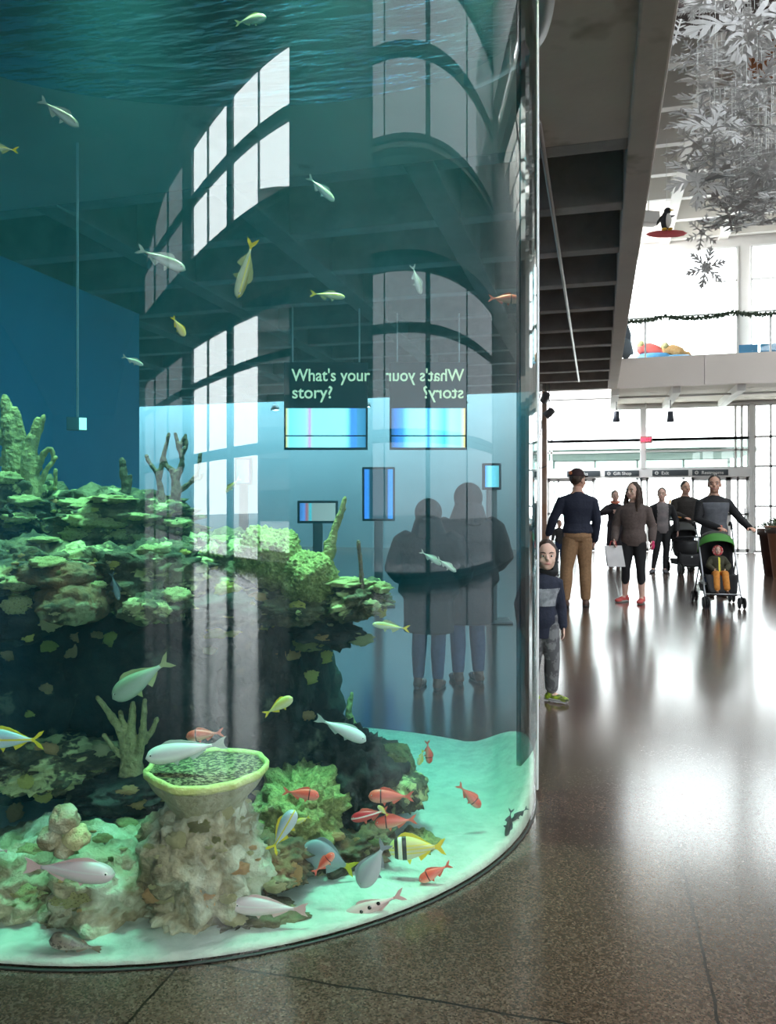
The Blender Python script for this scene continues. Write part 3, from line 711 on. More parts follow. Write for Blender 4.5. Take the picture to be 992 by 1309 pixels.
branch('pillar_coral', 'yellow-green forked pillar coral right of the tallest one on the reef top', M_branch, 3.4, [
 [(42, 640, 26), (38, 590, 22), (42, 560, 15), (48, 535, 6)], [(42, 570, 12), (52, 545, 8), (56, 531, 5)], [(46, 600, 14), (56, 580, 9), (66, 574, 6), (68, 590, 4)], [(50, 622, 10), (60, 600, 7), (72, 585, 4)], [(40, 600, 10), (34, 575, 7), (36, 560, 5)]])
branch('stalk_coral', 'dark single stalk coral standing behind the bright plate corals', M_branchd, 3.5, [[(158, 664, 10), (160, 630, 11), (158, 605, 10), (156, 587, 7)], [(160, 640, 7), (166, 618, 6), (167, 608, 4)]])
branch('stalk_coral', 'tiny thin stalk coral beside the forked pillar coral', M_branch, 3.45, [[(71, 625, 5), (71, 600, 4)]])
branch('gorgonian', 'bare brown branching gorgonian rising from the middle of the reef top', M_branchr, 3.5, [
 [(218, 665, 16), (225, 630, 12), (222, 605, 9), (213, 595, 6), (210, 585, 5)], [(224, 615, 9), (233, 590, 7), (228, 570, 6), (224, 554, 5)], [(231, 585, 6), (238, 570, 5), (237, 556, 4)], [(229, 574, 4), (235, 560, 3)],
 [(205, 660, 12), (206, 630, 9), (200, 605, 6), (190, 590, 5), (187, 582, 5)], [(203, 612, 7), (210, 580, 6), (216, 554, 5)], [(225, 630, 8), (240, 620, 7), (252, 605, 5), (256, 580, 4)], [(246, 612, 5), (256, 612, 4), (259, 605, 4)]])
branch('finger_coral', 'yellow-tan finger coral with upright branches in front of the dark hollow', M_branch, 2.95, [
 [(165, 985, 20), (158, 945, 13), (142, 915, 10), (124, 891, 5)], [(166, 985, 18), (168, 940, 12), (170, 898, 6)], [(172, 985, 18), (182, 940, 11), (185, 895, 5)], [(183, 950, 9), (194, 935, 7), (201, 918, 4)], [(155, 965, 10), (144, 955, 7), (133, 940, 4)], [(166, 945, 10), (156, 920, 7), (154, 910, 4)], [(160, 1000, 22), (168, 970, 26), (176, 1000, 20)]])
branch('stalk_coral', 'olive upright stalk coral with side knobs right of the bushy green coral', M_branch, 3.15, [[(420, 712, 18), (427, 680, 10), (436, 655, 8), (441, 636, 4)], [(424, 690, 8), (415, 695, 6)], [(432, 665, 6), (440, 650, 4)]])
branch('stalk_coral', 'thin brown stalk coral on the tip of the reef ledge', M_branchr, 3.1, [[(463, 752, 7), (461, 720, 5), (458, 692, 3)]])
branch('stalk_coral', 'small olive stalk coral standing behind the pale fish by the dark rock', M_branch, 3.75, [[(449, 945, 10), (446, 910, 9), (450, 886, 4)], [(446, 915, 7), (440, 935, 6)], [(449, 915, 6), (456, 935, 6)]])
# bushy green coral: knobbly ball
def bush(px, py, rx, ry, d, m, name, label, seed, knob=7.0, amp=.12, rz=None):
    bm = BM(); ico(bm, (0, 0, 0), 1, 6); k = d / 1000; c = at(px, py, d); off = Vector((seed, seed * 2.1, 0))
    for v in bm.verts:
        n = v.co.normalized(); dd, _ = noise.voronoi(n * knob + off)
        r = .9 + amp * 1.2 * (dd[1] - dd[0]) + .22 * noise.noise(n * 1.6 + off)
        q = n * r; v.co = clampin(c + E1 * (q.x * rx * k) + E2 * (q.y * (rz or rx * k)) + E3 * (q.z * ry * k))
    o = obj(name, bm, m); ROCKV.append(o); return tag(o, label, 'coral', 'corals of the reef')
bush(345, 712, 46, 42, 3.2, M_green, 'bush_coral', 'bushy knobbly green coral head on the right of the upper ledge', 2.2)
bush(392, 735, 40, 36, 3.15, M_green, 'bush_coral', 'darker bushy green coral head touching the right side of the larger one', 4.4)
bush(500, 977, 32, 30, 3.2, mat('brain_coral', (.06, .08, .03), (.12, .14, .05), 30, .9, bump=.9, bscale=50), 'brain_coral', 'round dark green brain coral beside the open sand', 6.1, 10, .06)
for (px, py, r, lb) in ((82, 1047, 20, 'highest'), (64, 1072, 17, 'lower left'), (98, 1070, 18, 'lower right'), (82, 1085, 14, 'lowest')):
    bush(px, py, r, r * .95, 2.37, M_cream if lb == 'lower right' else M_rkl, 'ball_coral', 'round pitted coral ball in the cluster at the left of the reef foot, %s' % lb, px, 5, .05)
# vase sponge with a frilled lime rim
def vase():
    d = 2.55; k = d / 1000; c = at(263, 985, d)
    c.z = at(263, 985, d).z
    t = thing('vase_sponge', 'large lime-rimmed vase sponge with a speckled cup in front of the reef', 'sponge', c)
    seg = 72
    def ring(rad, z, wav, ph=0):
        out = []
        for i in range(seg):
            a = 2 * PI * i / seg
            rr = rad * (1 + wav * (.5 * math.sin(3 * a + 1 + ph) + .35 * math.sin(7 * a + 2) + .2 * math.sin(13 * a)))
            zz = z + wav * .09 * (math.sin(2 * a + .6) + .4 * math.sin(5 * a))
            out.append(E1 * (math.cos(a) * rr) + E2 * (math.sin(a) * rr) + E3 * zz)
        return out
    R0 = 74 * k
    m_in = mat('sponge_cup', (.34, .34, .16), (.07, .07, .035), 75, .95, bump=.8, bscale=80, lo=.44, hi=.54)
    m_rim = mat('sponge_rim', (.50, .56, .16), (.58, .64, .24), 40, .8, bump=.5, bscale=70)
    m_out = mat('sponge_side', (.30, .30, .16), (.40, .40, .24), 30, .9, bump=.8, bscale=60)
    bm = BM(); prof = [(.96, .008), (.86, -.02), (.70, -.05), (.48, -.078), (.25, -.095), (.06, -.10)]
    rings(bm, [ring(R0 * r, z, .06 * r) for r, z in prof], cap=True); bmesh.ops.recalc_face_normals(bm, faces=bm.faces[:]); bmesh.ops.reverse_faces(bm, faces=bm.faces[:]); obj('cup', bm, m_in, t)
    bm = BM(); rings(bm, [ring(R0 * .95, .006, .06), ring(R0 * .98, .022, .07), ring(R0 * 1.03, .018, .07), ring(R0 * 1.03, .0, .06), ring(R0 * .97, -.012, .06)], closed=True); obj('rim', bm, m_rim, t)
    bm = BM(); rings(bm, [ring(R0 * 1.0, -.004, .06), ring(R0 * .86, -.05, .05), ring(R0 * .66, -.09, .06), ring(R0 * .56, -.13, .10), ring(R0 * .60, -.17, .14), ring(R0 * .62, -.20, .16)], cap=False); obj('stem', bm, m_out, t)
vase()
# ================================================================== FISH
def fish_mat(name, back, belly, marks=(), zmid=0.0, rough=.35, mot=None, hstripes=()):
    """marks: (x0,x1,col) bands across, hstripes: (z0,z1,col) along the body; unit-length object space"""
    m, nt, out = newmat(name); L = nt.links.new; p = N(nt, 'BsdfPrincipled'); tc = N(nt, 'TexCoord'); s = N(nt, 'SeparateXYZ'); L(tc.outputs['Object'], s.inputs[0])
    r = N(nt, 'MapRange'); r.inputs[1].default_value = zmid - .05; r.inputs[2].default_value = zmid + .06; L(s.outputs[2], r.inputs[0])
    mx = N(nt, 'Mix', data_type='RGBA'); mx.inputs[6].default_value = rgba(belly); mx.inputs[7].default_value = rgba(back); L(r.outputs[0], mx.inputs[0]); last = mx.outputs[2]
    def band(sock, a, b, col, last):
        g = N(nt, 'Math', operation='GREATER_THAN'); g.inputs[1].default_value = a; L(sock, g.inputs[0])
        l = N(nt, 'Math', operation='LESS_THAN'); l.inputs[1].default_value = b; L(sock, l.inputs[0])
        q = N(nt, 'Math', operation='MULTIPLY'); L(g.outputs[0], q.inputs[0]); L(l.outputs[0], q.inputs[1])
        x = N(nt, 'Mix', data_type='RGBA'); L(q.outputs[0], x.inputs[0]); L(last, x.inputs[6]); x.inputs[7].default_value = rgba(col); return x.outputs[2]
    for a, b, c in hstripes: last = band(s.outputs[2], a, b, c, last)
    for a, b, c in marks: last = band(s.outputs[0], a, b, c, last)
    if mot:
        n = N(nt, 'TexNoise'); n.inputs['Scale'].default_value = 14; L(tc.outputs['Object'], n.inputs['Vector'])
        q = N(nt, 'MapRange'); q.inputs[1].default_value = .5; q.inputs[2].default_value = .56; L(n.outputs['Fac'], q.inputs[0])
        x = N(nt, 'Mix', data_type='RGBA'); L(q.outputs[0], x.inputs[0]); L(last, x.inputs[6]); x.inputs[7].default_value = rgba(mot); last = x.outputs[2]
    L(last, p.inputs['Base Color']); p.inputs['Roughness'].default_value = rough
    L(p.outputs[0], out.inputs[0]); return m
M_eye = mat('fish_eye', (.01, .01, .01), rough=.15); M_eyew = mat('fish_eye_ring', (.75, .72, .6), rough=.3)
# body profile along t (0 snout .. 1 tail root)
def prof(t, H, blunt):
    a = math.sin(PI * min(1, t ** blunt)) ** .78 if t < 1 else 0
    return H * max(a * (1 - .12 * t), .02) * (1 - t ** 6) + H * .17 * t ** 3
SP = {}
def species(key, H, W, body, fin, tail, blunt=.62, fork=.55, tailh=.2, dors=(.30, .92, .10), spots=(), finlong=0, mottle=None):
    """unit fish: snout at x=.5, tail tip at x=-.5, dorsal +z"""
    n = 22; L0, L1 = .5, -.31; top = []
    bm = BM(); rs = []
    for i in range(n + 1):
        t = i / n; x = L0 + (L1 - L0) * t; h = prof(t, H / 2, blunt); w_ = W / 2 * (math.sin(PI * min(1, (t * .97 + .03) ** .62)) ** .7 * (1 - .1 * t) + .1 * t)
        w_ = max(w_ * (1 - t ** 8 * .6), .006); h = max(h, .008); top.append((x, h))
        rs.append([Vector((x, w_ * math.cos(2 * PI * k / 16), h * math.sin(2 * PI * k / 16) * (1.0 if math.sin(2 * PI * k / 16) > 0 else .92))) for k in range(16)])
    rings(bm, rs); bmesh.ops.recalc_face_normals(bm, faces=bm.faces[:])
    def hat(x):
        for (a, h), (b, g) in zip(top, top[1:]):
            if b <= x <= a: return h + (g - h) * (a - x) / (a - b)
        return top[-1][1]
    pk = top[-1][1]
    bt = BM(); prism(bt, [(-.28, pk * .9), (-.34, pk * 1.1), (-.42, tailh * .5 * .8), (-.5, tailh * .5), (-.46, tailh * .25), (-.5 + .16 * fork, 0), (-.46, -tailh * .25), (-.5, -tailh * .5), (-.42, -tailh * .5 * .8), (-.34, -pk * 1.1), (-.28, -pk * .9)], .008)
    t0, t1, dh = dors; bd = BM(); pts = []
    m = 9
    for i in range(m + 1):
        t = t0 + (t1 - t0) * i / m; x = L0 + (L1 - L0) * t; pts.append((x, hat(x) + dh * math.sin(PI * (i / m) ** .55) * (1 if i % 2 == 0 else .86) * (.75 + finlong * (i / m))))
    low = [(L0 + (L1 - L0) * (t0 + (t1 - t0) * i / m), hat(L0 + (L1 - L0) * (t0 + (t1 - t0) * i / m)) * .8) for i in range(m, -1, -1)]
    prism(bd, pts + low, .007)
    ba = BM(); xa = [L0 + (L1 - L0) * t for t in (.62, .68, .78, .9)]
    prism(ba, [(xa[0], -hat(xa[0]) * .7), (xa[1], -hat(xa[1]) - dh * .9), (xa[2], -hat(xa[2]) - dh * .65), (xa[3], -hat(xa[3]) - .01), (xa[3], -hat(xa[3]) * .6)], .007)
    bv = BM(); xv = [L0 + (L1 - L0) * t for t in (.36, .44, .5)]
    prism(bv, [(xv[0], -hat(xv[0]) * .75), (xv[1], -hat(xv[1]) - dh * .8), (xv[2], -hat(xv[2]) * .8)], .007)
    pecs = []
    for s in (1, -1):
        b = BM(); wy = rs[8][0].y
        prism(b, [(.2, -.01), (.12, .03), (.05, .035), (.03, .0), (.09, -.03)], .006, Matrix.Translation((0, s * (wy * .96), -H * .08)) @ Matrix.Rotation(s * R_(-24), 4, 'Z') @ Matrix.Translation((-.0, 0, 0)))
        pecs.append(b)
    be = BM(); bw = BM(); xe = L0 - .085 * .9; he = hat(xe)
    ye = rs[2][0].y * .80
    for s in (1, -1):
        ball(bw, (xe, s * ye, he * .32), (.022, .011, .022), 12, 8); ball(be, (xe, s * (ye + .005), he * .32), (.013, .009, .013), 10, 6)
    parts = [('body', bm, body), ('tail_fin', bt, tail), ('dorsal_fin', bd, fin), ('anal_fin', ba, fin), ('pelvic_fin', bv, fin), ('pectoral_fin', pecs[0], fin), ('pectoral_fin', pecs[1], fin), ('eye', bw, M_eyew), ('pupil', be, M_eye)]
    if spots:
        bs = BM()
        for x, z, r in spots:
            for s in (1, -1):
                hh = hat(x); i = min(range(len(top)), key=lambda q: abs(top[q][0] - x)); ww = rs[i][0].y
                ball(bs, (x, s * ww * math.sqrt(max(0, 1 - (z / hh) ** 2)) * .93, z), (r, .012, r), 10, 6)
        parts.append(('spot', bs, M_eye))
    out = []
    for nm, b, mm in parts:
        me = bpy.data.meshes.new(nm); b.normal_update(); b.to_mesh(me); b.free(); me.materials.append(mm)
        if nm in ('body', 'eye', 'pupil', 'spot'): me.polygons.foreach_set('use_smooth', [True] * len(me.polygons))
        out.append((nm, me))
    SP[key] = out
def fm(n, c, r=.45): return mat(n, c, rough=r)
F_sil = fm('fin_silver', (.42, .50, .42)); F_yel = fm('fin_yellow', (.75, .62, .04)); F_red = fm('fin_red', (.75, .16, .10)); F_grey = fm('fin_grey', (.22, .27, .27)); F_pink = fm('fin_pink', (.62, .42, .38)); F_dark = fm('fin_dark', (.06, .10, .10)); F_brown = fm('fin_brown', (.18, .15, .10)); F_gr = fm('fin_green', (.36, .42, .18))
species('silver', .22, .13, fish_mat('silver_skin', (.22, .27, .18), (.70, .76, .68), zmid=.02), F_sil, F_sil)
species('scad', .20, .12, fish_mat('scad_skin', (.30, .30, .08), (.66, .72, .50), zmid=.02, hstripes=((.02, .04, (.62, .55, .05)),)), F_gr, F_yel)
species('yellow', .34, .16, fish_mat('yellow_skin', (.62, .58, .14), (.72, .70, .38), zmid=.0), F_yel, F_yel, dors=(.25, .92, .07))
species('red', .33, .19, fish_mat('red_skin', (.72, .10, .06), (.80, .34, .24), zmid=-.02, marks=((.215, .245, (.05, .01, .01)),)), F_red, F_red, tailh=.24, dors=(.30, .9, .08))
species('stripedred', .30, .19, fish_mat('striped_red_skin', (.62, .03, .04), (.70, .10, .10), hstripes=((.0, .035, (.85, .62, .52)),)), F_red, F_red, tailh=.24)
species('grunt', .34, .18, fish_mat('grunt_skin', (.26, .32, .20), (.40, .46, .34), zmid=.03), F_gr, F_gr, tailh=.24, dors=(.25, .93, .08))
species('pale', .26, .17, fish_mat('pale_skin', (.62, .64, .58), (.74, .72, .66), rough=.4), F_sil, F_sil, fork=.3, tailh=.16, dors=(.25, .95, .05))
species('pinkpale', .26, .18, fish_mat('pink_pale_skin', (.56, .46, .44), (.66, .56, .52), hstripes=((.02, .04, (.60, .58, .52)),)), F_pink, F_pink, fork=.2, tailh=.18, dors=(.22, .95, .05))
species('tang', .52, .16, fish_mat('tang_skin', (.22, .27, .28), (.28, .33, .32)), F_grey, F_yel, blunt=.7, tailh=.28, dors=(.18, .96, .09))
species('greytang', .46, .17, fish_mat('grey_tang_skin', (.30, .34, .33), (.42, .46, .44)), F_grey, F_grey, blunt=.68, tailh=.3, dors=(.16, .96, .07), finlong=.2)
species('pork', .46, .16, fish_mat('pork_skin', (.62, .60, .20), (.62, .62, .40), zmid=0, marks=((.34, .40, (.02, .02, .02)), (.19, .265, (.02, .02, .02)), (.27, .33, (.75, .75, .60))), hstripes=((.06, .08, (.72, .62, .06)), (.0, .02, (.72, .62, .06)), (-.07, -.05, (.72, .62, .06)))), F_yel, F_yel, blunt=.66, tailh=.3, dors=(.2, .94, .09))
species('snapper', .34, .17, fish_mat('snapper_skin', (.30, .40, .44), (.55, .62, .62), zmid=.05, hstripes=((-.01, .02, (.72, .60, .05)),)), F_yel, F_yel, fork=.9, tailh=.3, dors=(.25, .93, .07))
species('goat', .24, .16, fish_mat('goat_skin', (.58, .40, .36), (.66, .52, .48)), F_pink, F_pink, spots=((.19, .02, .028), (.06, .025, .032), (-.08, .025, .032)), dors=(.3, .8, .05))
species('puffer', .33, .28, fish_mat('puffer_skin', (.16, .14, .10), (.46, .42, .34), zmid=-.03, mot=(.08, .07, .05)), F_brown, F_brown, blunt=.5, fork=.0, tailh=.14, dors=(.72, .9, .07))
species('teal', .22, .12, fish_mat('teal_skin', (.06, .13, .13), (.14, .24, .22)), F_dark, F_dark)
species('darkfish', .2, .12, fish_mat('dark_skin', (.03, .05, .05), (.07, .09, .08)), F_dark, F_dark)
def fish(key, x0, y0, x1, y1, off, label, cat='fish', yaw=0, group=None, flip=False):
    """(x0,y0) snout pixel, (x1,y1) tail pixel, off = metres behind the front glass"""
    cx, cy_ = (x0 + x1) / 2, (y0 + y1) / 2; d = glass_d(cx) + off
    a, b = at(x0, y0, d), at(x1, y1, d); L = (a - b).length / math.cos(yaw)
    h = (a - b).normalized(); h = (h * math.cos(yaw) + E2 * math.sin(yaw)).normalized()
    up = (E3 - h * E3.dot(h))
    up = up.normalized() if up.length > .35 else (E1 - h * E1.dot(h)).normalized()
    if flip: up = -up
    sd = up.cross(h)
    root = bpy.data.objects.new('fish', None); link(root); root.empty_display_size = .1
    root.matrix_world = Matrix((( h.x * L, sd.x * L, up.x * L, (a.x + b.x) / 2), (h.y * L, sd.y * L, up.y * L, (a.y + b.y) / 2), (h.z * L, sd.z * L, up.z * L, (a.z + b.z) / 2), (0, 0, 0, 1)))
    tag(root, label, cat, group or 'fish in the aquarium')
    for nm, me in SP[key]:
        o = bpy.data.objects.new(nm, me); link(o, root)
    return root
for f in [
 ('silver', 100, 162, 50, 126, .5, 'silver fish swimming down to the right near the top left of the tank'),
 ('scad', -22, 188, 24, 192, .4, 'yellow-tailed silver fish cut by the left frame edge near the top'),
 ('silver', 237, 345, 174, 317, .4, 'slim silver-brown fish left of the mirrored window, nose down to the right'),
 ('scad', 303, 381, 324, 304, .35, 'yellowish fish diving nose down in front of the mirrored window'),
 ('silver', 427, 257, 393, 225, .7, 'small silver fish high in the middle of the tank, nose down to the right'),
 ('silver', 538, 376, 527, 338, .5, 'thin bright silver fish hanging almost upright, nose down'),
 ('scad', 441, 380, 396, 375, .6, 'small green-silver fish swimming level to the right in mid water'),
 ('yellow', 236, 430, 220, 404, .3, 'stubby golden fish turned towards the viewer left of the mirrored windows'),
 ('silver', 183, 467, 156, 455, .6, 'tiny pale fish near the left seam in mid water'),
 ('red', 664, 383, 624, 381, .3, 'dull red fish high near the right side of the tank'),
 ('silver', 583, 731, 558, 713, .45, 'pale green-silver fish, lower right of a pair in mid water'),
 ('silver', 564, 722, 537, 704, .6, 'pale green-silver fish, upper left of a pair in mid water'),
 ('scad', 476, 798, 524, 804, .5, 'thin greenish fish swimming left just below the ledge tip'),
 ('grunt', 145, 893, 219, 842, .45, 'large olive-grey fish nosing down left above the yellow finger coral'),
 ('pale', 187, 969, 291, 949, .22, 'long pale whitish fish gliding left over the vase sponge'),
 ('red', 238, 942, 286, 936, .5, 'blurred red fish behind the long pale fish'),
 ('snapper', -24, 944, 56, 946, .35, 'silver fish with bright yellow tail at the left frame edge'),
 ('yellow', 374, 892, 337, 914, .4, 'yellow-green fish rising to the right in front of the dark pillar'),
 ('pale', 468, 947, 403, 917, .45, 'pale bluish fish nose down right above the black rock'),
 ('red', 549, 976, 546, 946, .55, 'small red fish hanging nose down over the edge of the sand'),
 ('yellow', 535, 978, 541, 958, .58, 'small yellow-green fish beside the red fish at the edge of the sand'),
 ('red', 614, 1032, 585, 1002, .35, 'red fish turning down over the open sand'),
 ('red', 408, 1018, 361, 1011, .25, 'red fish with black gill bar facing right, nearest the vase sponge'),
 ('red', 471, 1018, 529, 1018, .3, 'red fish with black gill bar facing left, highest of the red group'),
 ('stripedred', 449, 1047, 497, 1036, .36, 'deep red fish with a white side stripe in the red group'),
 ('red', 479, 1053, 533, 1047, .28, 'red fish with black gill bar facing left, lowest of the red group'),
 ('yellow', 483, 1030, 496, 1043, .3, 'little bright yellow fish among the red group'),
 ('snapper', 377, 1036, 346, 1090, .2, 'blue-grey fish with yellow tail rising steeply right of the vase sponge'),
 ('yellow', 378, 1052, 396, 1044, .3, 'small bright yellow fish under the red fish by the vase sponge'),
 ('tang', 386, 1084, 455, 1112, .3, 'deep-bodied blue-grey fish with yellow tail facing left near the sand'),
 ('red', 427, 1091, 400, 1117, .16, 'small pink-red fish in front of the blue-grey deep-bodied fish'),
 ('tang', 393, 1075, 408, 1098, .4, 'smaller blue-grey fish half hidden behind the deep-bodied one'),
 ('greytang', 461, 1134, 494, 1076, .10, 'large grey disc-shaped fish tipped nose down over the sand'),
 ('pork', 497, 1086, 570, 1082, .16, 'yellow fish with two black head bands facing left over the sand'),
 ('red', 536, 1126, 577, 1104, .06, 'slim red fish nosing down left in front of the banded yellow fish'),
 ('goat', 438, 1174, 518, 1142, .045, 'pinkish fish with three dark side spots resting close to the glass bottom'),
 ('puffer', 64, 1200, 130, 1214, .06, 'mottled brown puffer lying over the sand at the lower left'),
 ('pinkpale', 146, 1119, 30, 1106, .12, 'large pale pink fish blurred in front of the pale base rock'),
 ('pinkpale', 297, 1157, 394, 1163, .10, 'pale pink fish swimming left in front of the low slab rock'),
 ('darkfish', 647, 1070, 654, 1033, .06, 'thin dark fish hanging upright near the right edge over the sand'),
 ('darkfish', 653, 1050, 675, 1032, .05, 'dim grey fish close to the right edge over the sand'),
 ('teal', 152, 767, 142, 731, .5, 'thin dark teal fish hanging in front of the upper ledge'),
 ('scad', 287, 630, 307, 611, .5, 'slim tan fish left of the bushy green coral'),
 ('yellow', 302, 1079, 330, 1069, .5, 'small yellow fish tucked behind the vase sponge pedestal'),
 ('pinkpale', -16, 1084, 10, 1088, .2, 'pale pink fish cut by the left frame edge at the reef foot'),
 ('grunt', 340, 22, 300, 30, .9, 'small yellow-green fish just below the water surface'),
]:
    fish(*f)
# ================================================================== PEOPLE
SKIN = mat('skin', (.62, .36, .26), (.58, .32, .23), 20, .55, sub=.08)
SKINP = mat('skin_pale', (.72, .47, .37), (.68, .42, .33), 20, .55, sub=.08)
M_lip = mat('lips', (.50, .20, .18), rough=.45)
M_iris = mat('iris', (.03, .025, .02), rough=.15)
M_eyeb = mat('eye_white', (.8, .78, .75), rough=.25)
def cloth(n, c, c2=None, sc=30, r=.85): return mat(n, c, c2 or tuple(x * .8 for x in c), sc, r, bump=.25, bscale=40)
C_navy = cloth('navy_knit', (.012, .016, .035)); C_black = cloth('black_cloth', (.014, .014, .016)); C_khaki = cloth('khaki_twill', (.30, .17, .085)); C_taupe = cloth('taupe_jacket', (.13, .095, .085))
C_grey = cloth('grey_cloth', (.16, .155, .17)); C_jean = cloth('denim', (.03, .05, .11)); C_char = cloth('charcoal_cloth', (.045, .043, .045)); C_camo = mat('grey_camo', (.16, .16, .165), (.075, .075, .08), 16, .9, lo=.46, hi=.52)
C_plum = cloth('plum_black', (.025, .018, .024)); C_olive = cloth('olive_quilt', (.05, .048, .025)); C_or = cloth('orange_cord', (.62, .24, .04)); C_brown = mat('brown_leather', (.08, .035, .02), rough=.45)
C_red = mat('coral_red_cloth', (.62, .10, .09), rough=.8); C_pink = mat('hot_pink', (.70, .05, .16), rough=.6); C_lime = mat('lime_mesh', (.36, .50, .03), (.05, .06, .03), 26, .6); C_sole = mat('sole', (.35, .35, .33), rough=.7); C_darksole = mat('dark_sole', (.03, .028, .025), rough=.7)
H_brown = mat('hair_brown', (.055, .028, .016), (.035, .018, .011), 40, .5, bump=.5, bscale=90); H_dark = mat('hair_dark', (.02, .014, .01), (.035, .024, .016), 40, .5, bump=.5, bscale=90); H_fair = mat('hair_fair', (.30, .19, .09), (.20, .12, .06), 40, .5, bump=.5, bscale=90); H_grey = mat('hair_greyish', (.20, .17, .15), (.12, .10, .09), 40, .5, bump=.5, bscale=90)
def hand(bm, w, dr, pn, side, s, curl=.35):
    """w wrist, dr direction, pn palm normal; side +1 thumb towards dr x pn"""
    dr = Vector(dr).normalized(); pn = Vector(pn); pn = (pn - dr * pn.dot(dr)).normalized(); lt = dr.cross(pn) * side
    Mx = Matrix((lt, dr, pn)).transposed()
    ball(bm, w + dr * .048 * s, (.041 * s, .053 * s, .016 * s), 14, 10, Mx)
    for i, (o, ln) in enumerate(((.031, .070), (.0105, .079), (-.0105, .073), (-.031, .057))):
        p = w + dr * (.085 - .006 * abs(i - 1)) * s + lt * o * s; q = [w + dr * .05 * s + lt * o * .8 * s, p]; a = 0
        for k in range(3):
            a += curl * (.6 if k == 0 else 1)
            p = p + (dr * math.cos(a) + pn * math.sin(a) + lt * o * 2.2) .normalized() * ln * s * (.44, .32, .24)[k]; q.append(p)
        tube(bm, q, [.0088 * s, .009 * s, .0085 * s, .008 * s, .0068 * s], 8)
    b = w + dr * .022 * s + lt * .026 * s; d1 = (dr * .62 + lt * .7 + pn * .25).normalized(); d2 = (dr * .85 + lt * .3 + pn * .35).normalized()
    tube(bm, [b, b + d1 * .036 * s, b + d1 * .036 * s + d2 * .03 * s, b + d1 * .036 * s + d2 * .052 * s], [.014 * s, .0115 * s, .010 * s, .008 * s], 8)
TORSO = [(.485, .070, .055, 0), (.52, .094, .066, -.004), (.56, .092, .064, 0), (.615, .078, .054, .004), (.67, .084, .058, .004), (.73, .100, .066, .002), (.785, .108, .060, -.002), (.815, .088, .048, -.006), (.838, .050, .040, -.008), (.86, .034, .036, -.004), (.885, .032, .036, .004)]
def torso_tube(bm, h, off, z0, z1, lean, wide=1.0, flare=0):
    rs = []
    T = [t for t in TORSO if z0 - .001 <= t[0] <= z1 + .001]
    if T[0][0] > z0 + .005: T = [(z0, T[0][1], T[0][2], T[0][3])] + T
    for z, rx, ry, yo in T:
        f = flare * max(0, .6 - z)
        rs.append([lean(Vector(((rx * h * wide + off + f) * math.cos(a), yo * h + (ry * h + off + f) * math.sin(a), z * h))) for a in [2 * PI * k / 24 for k in range(24)]])
    rings(bm, rs)
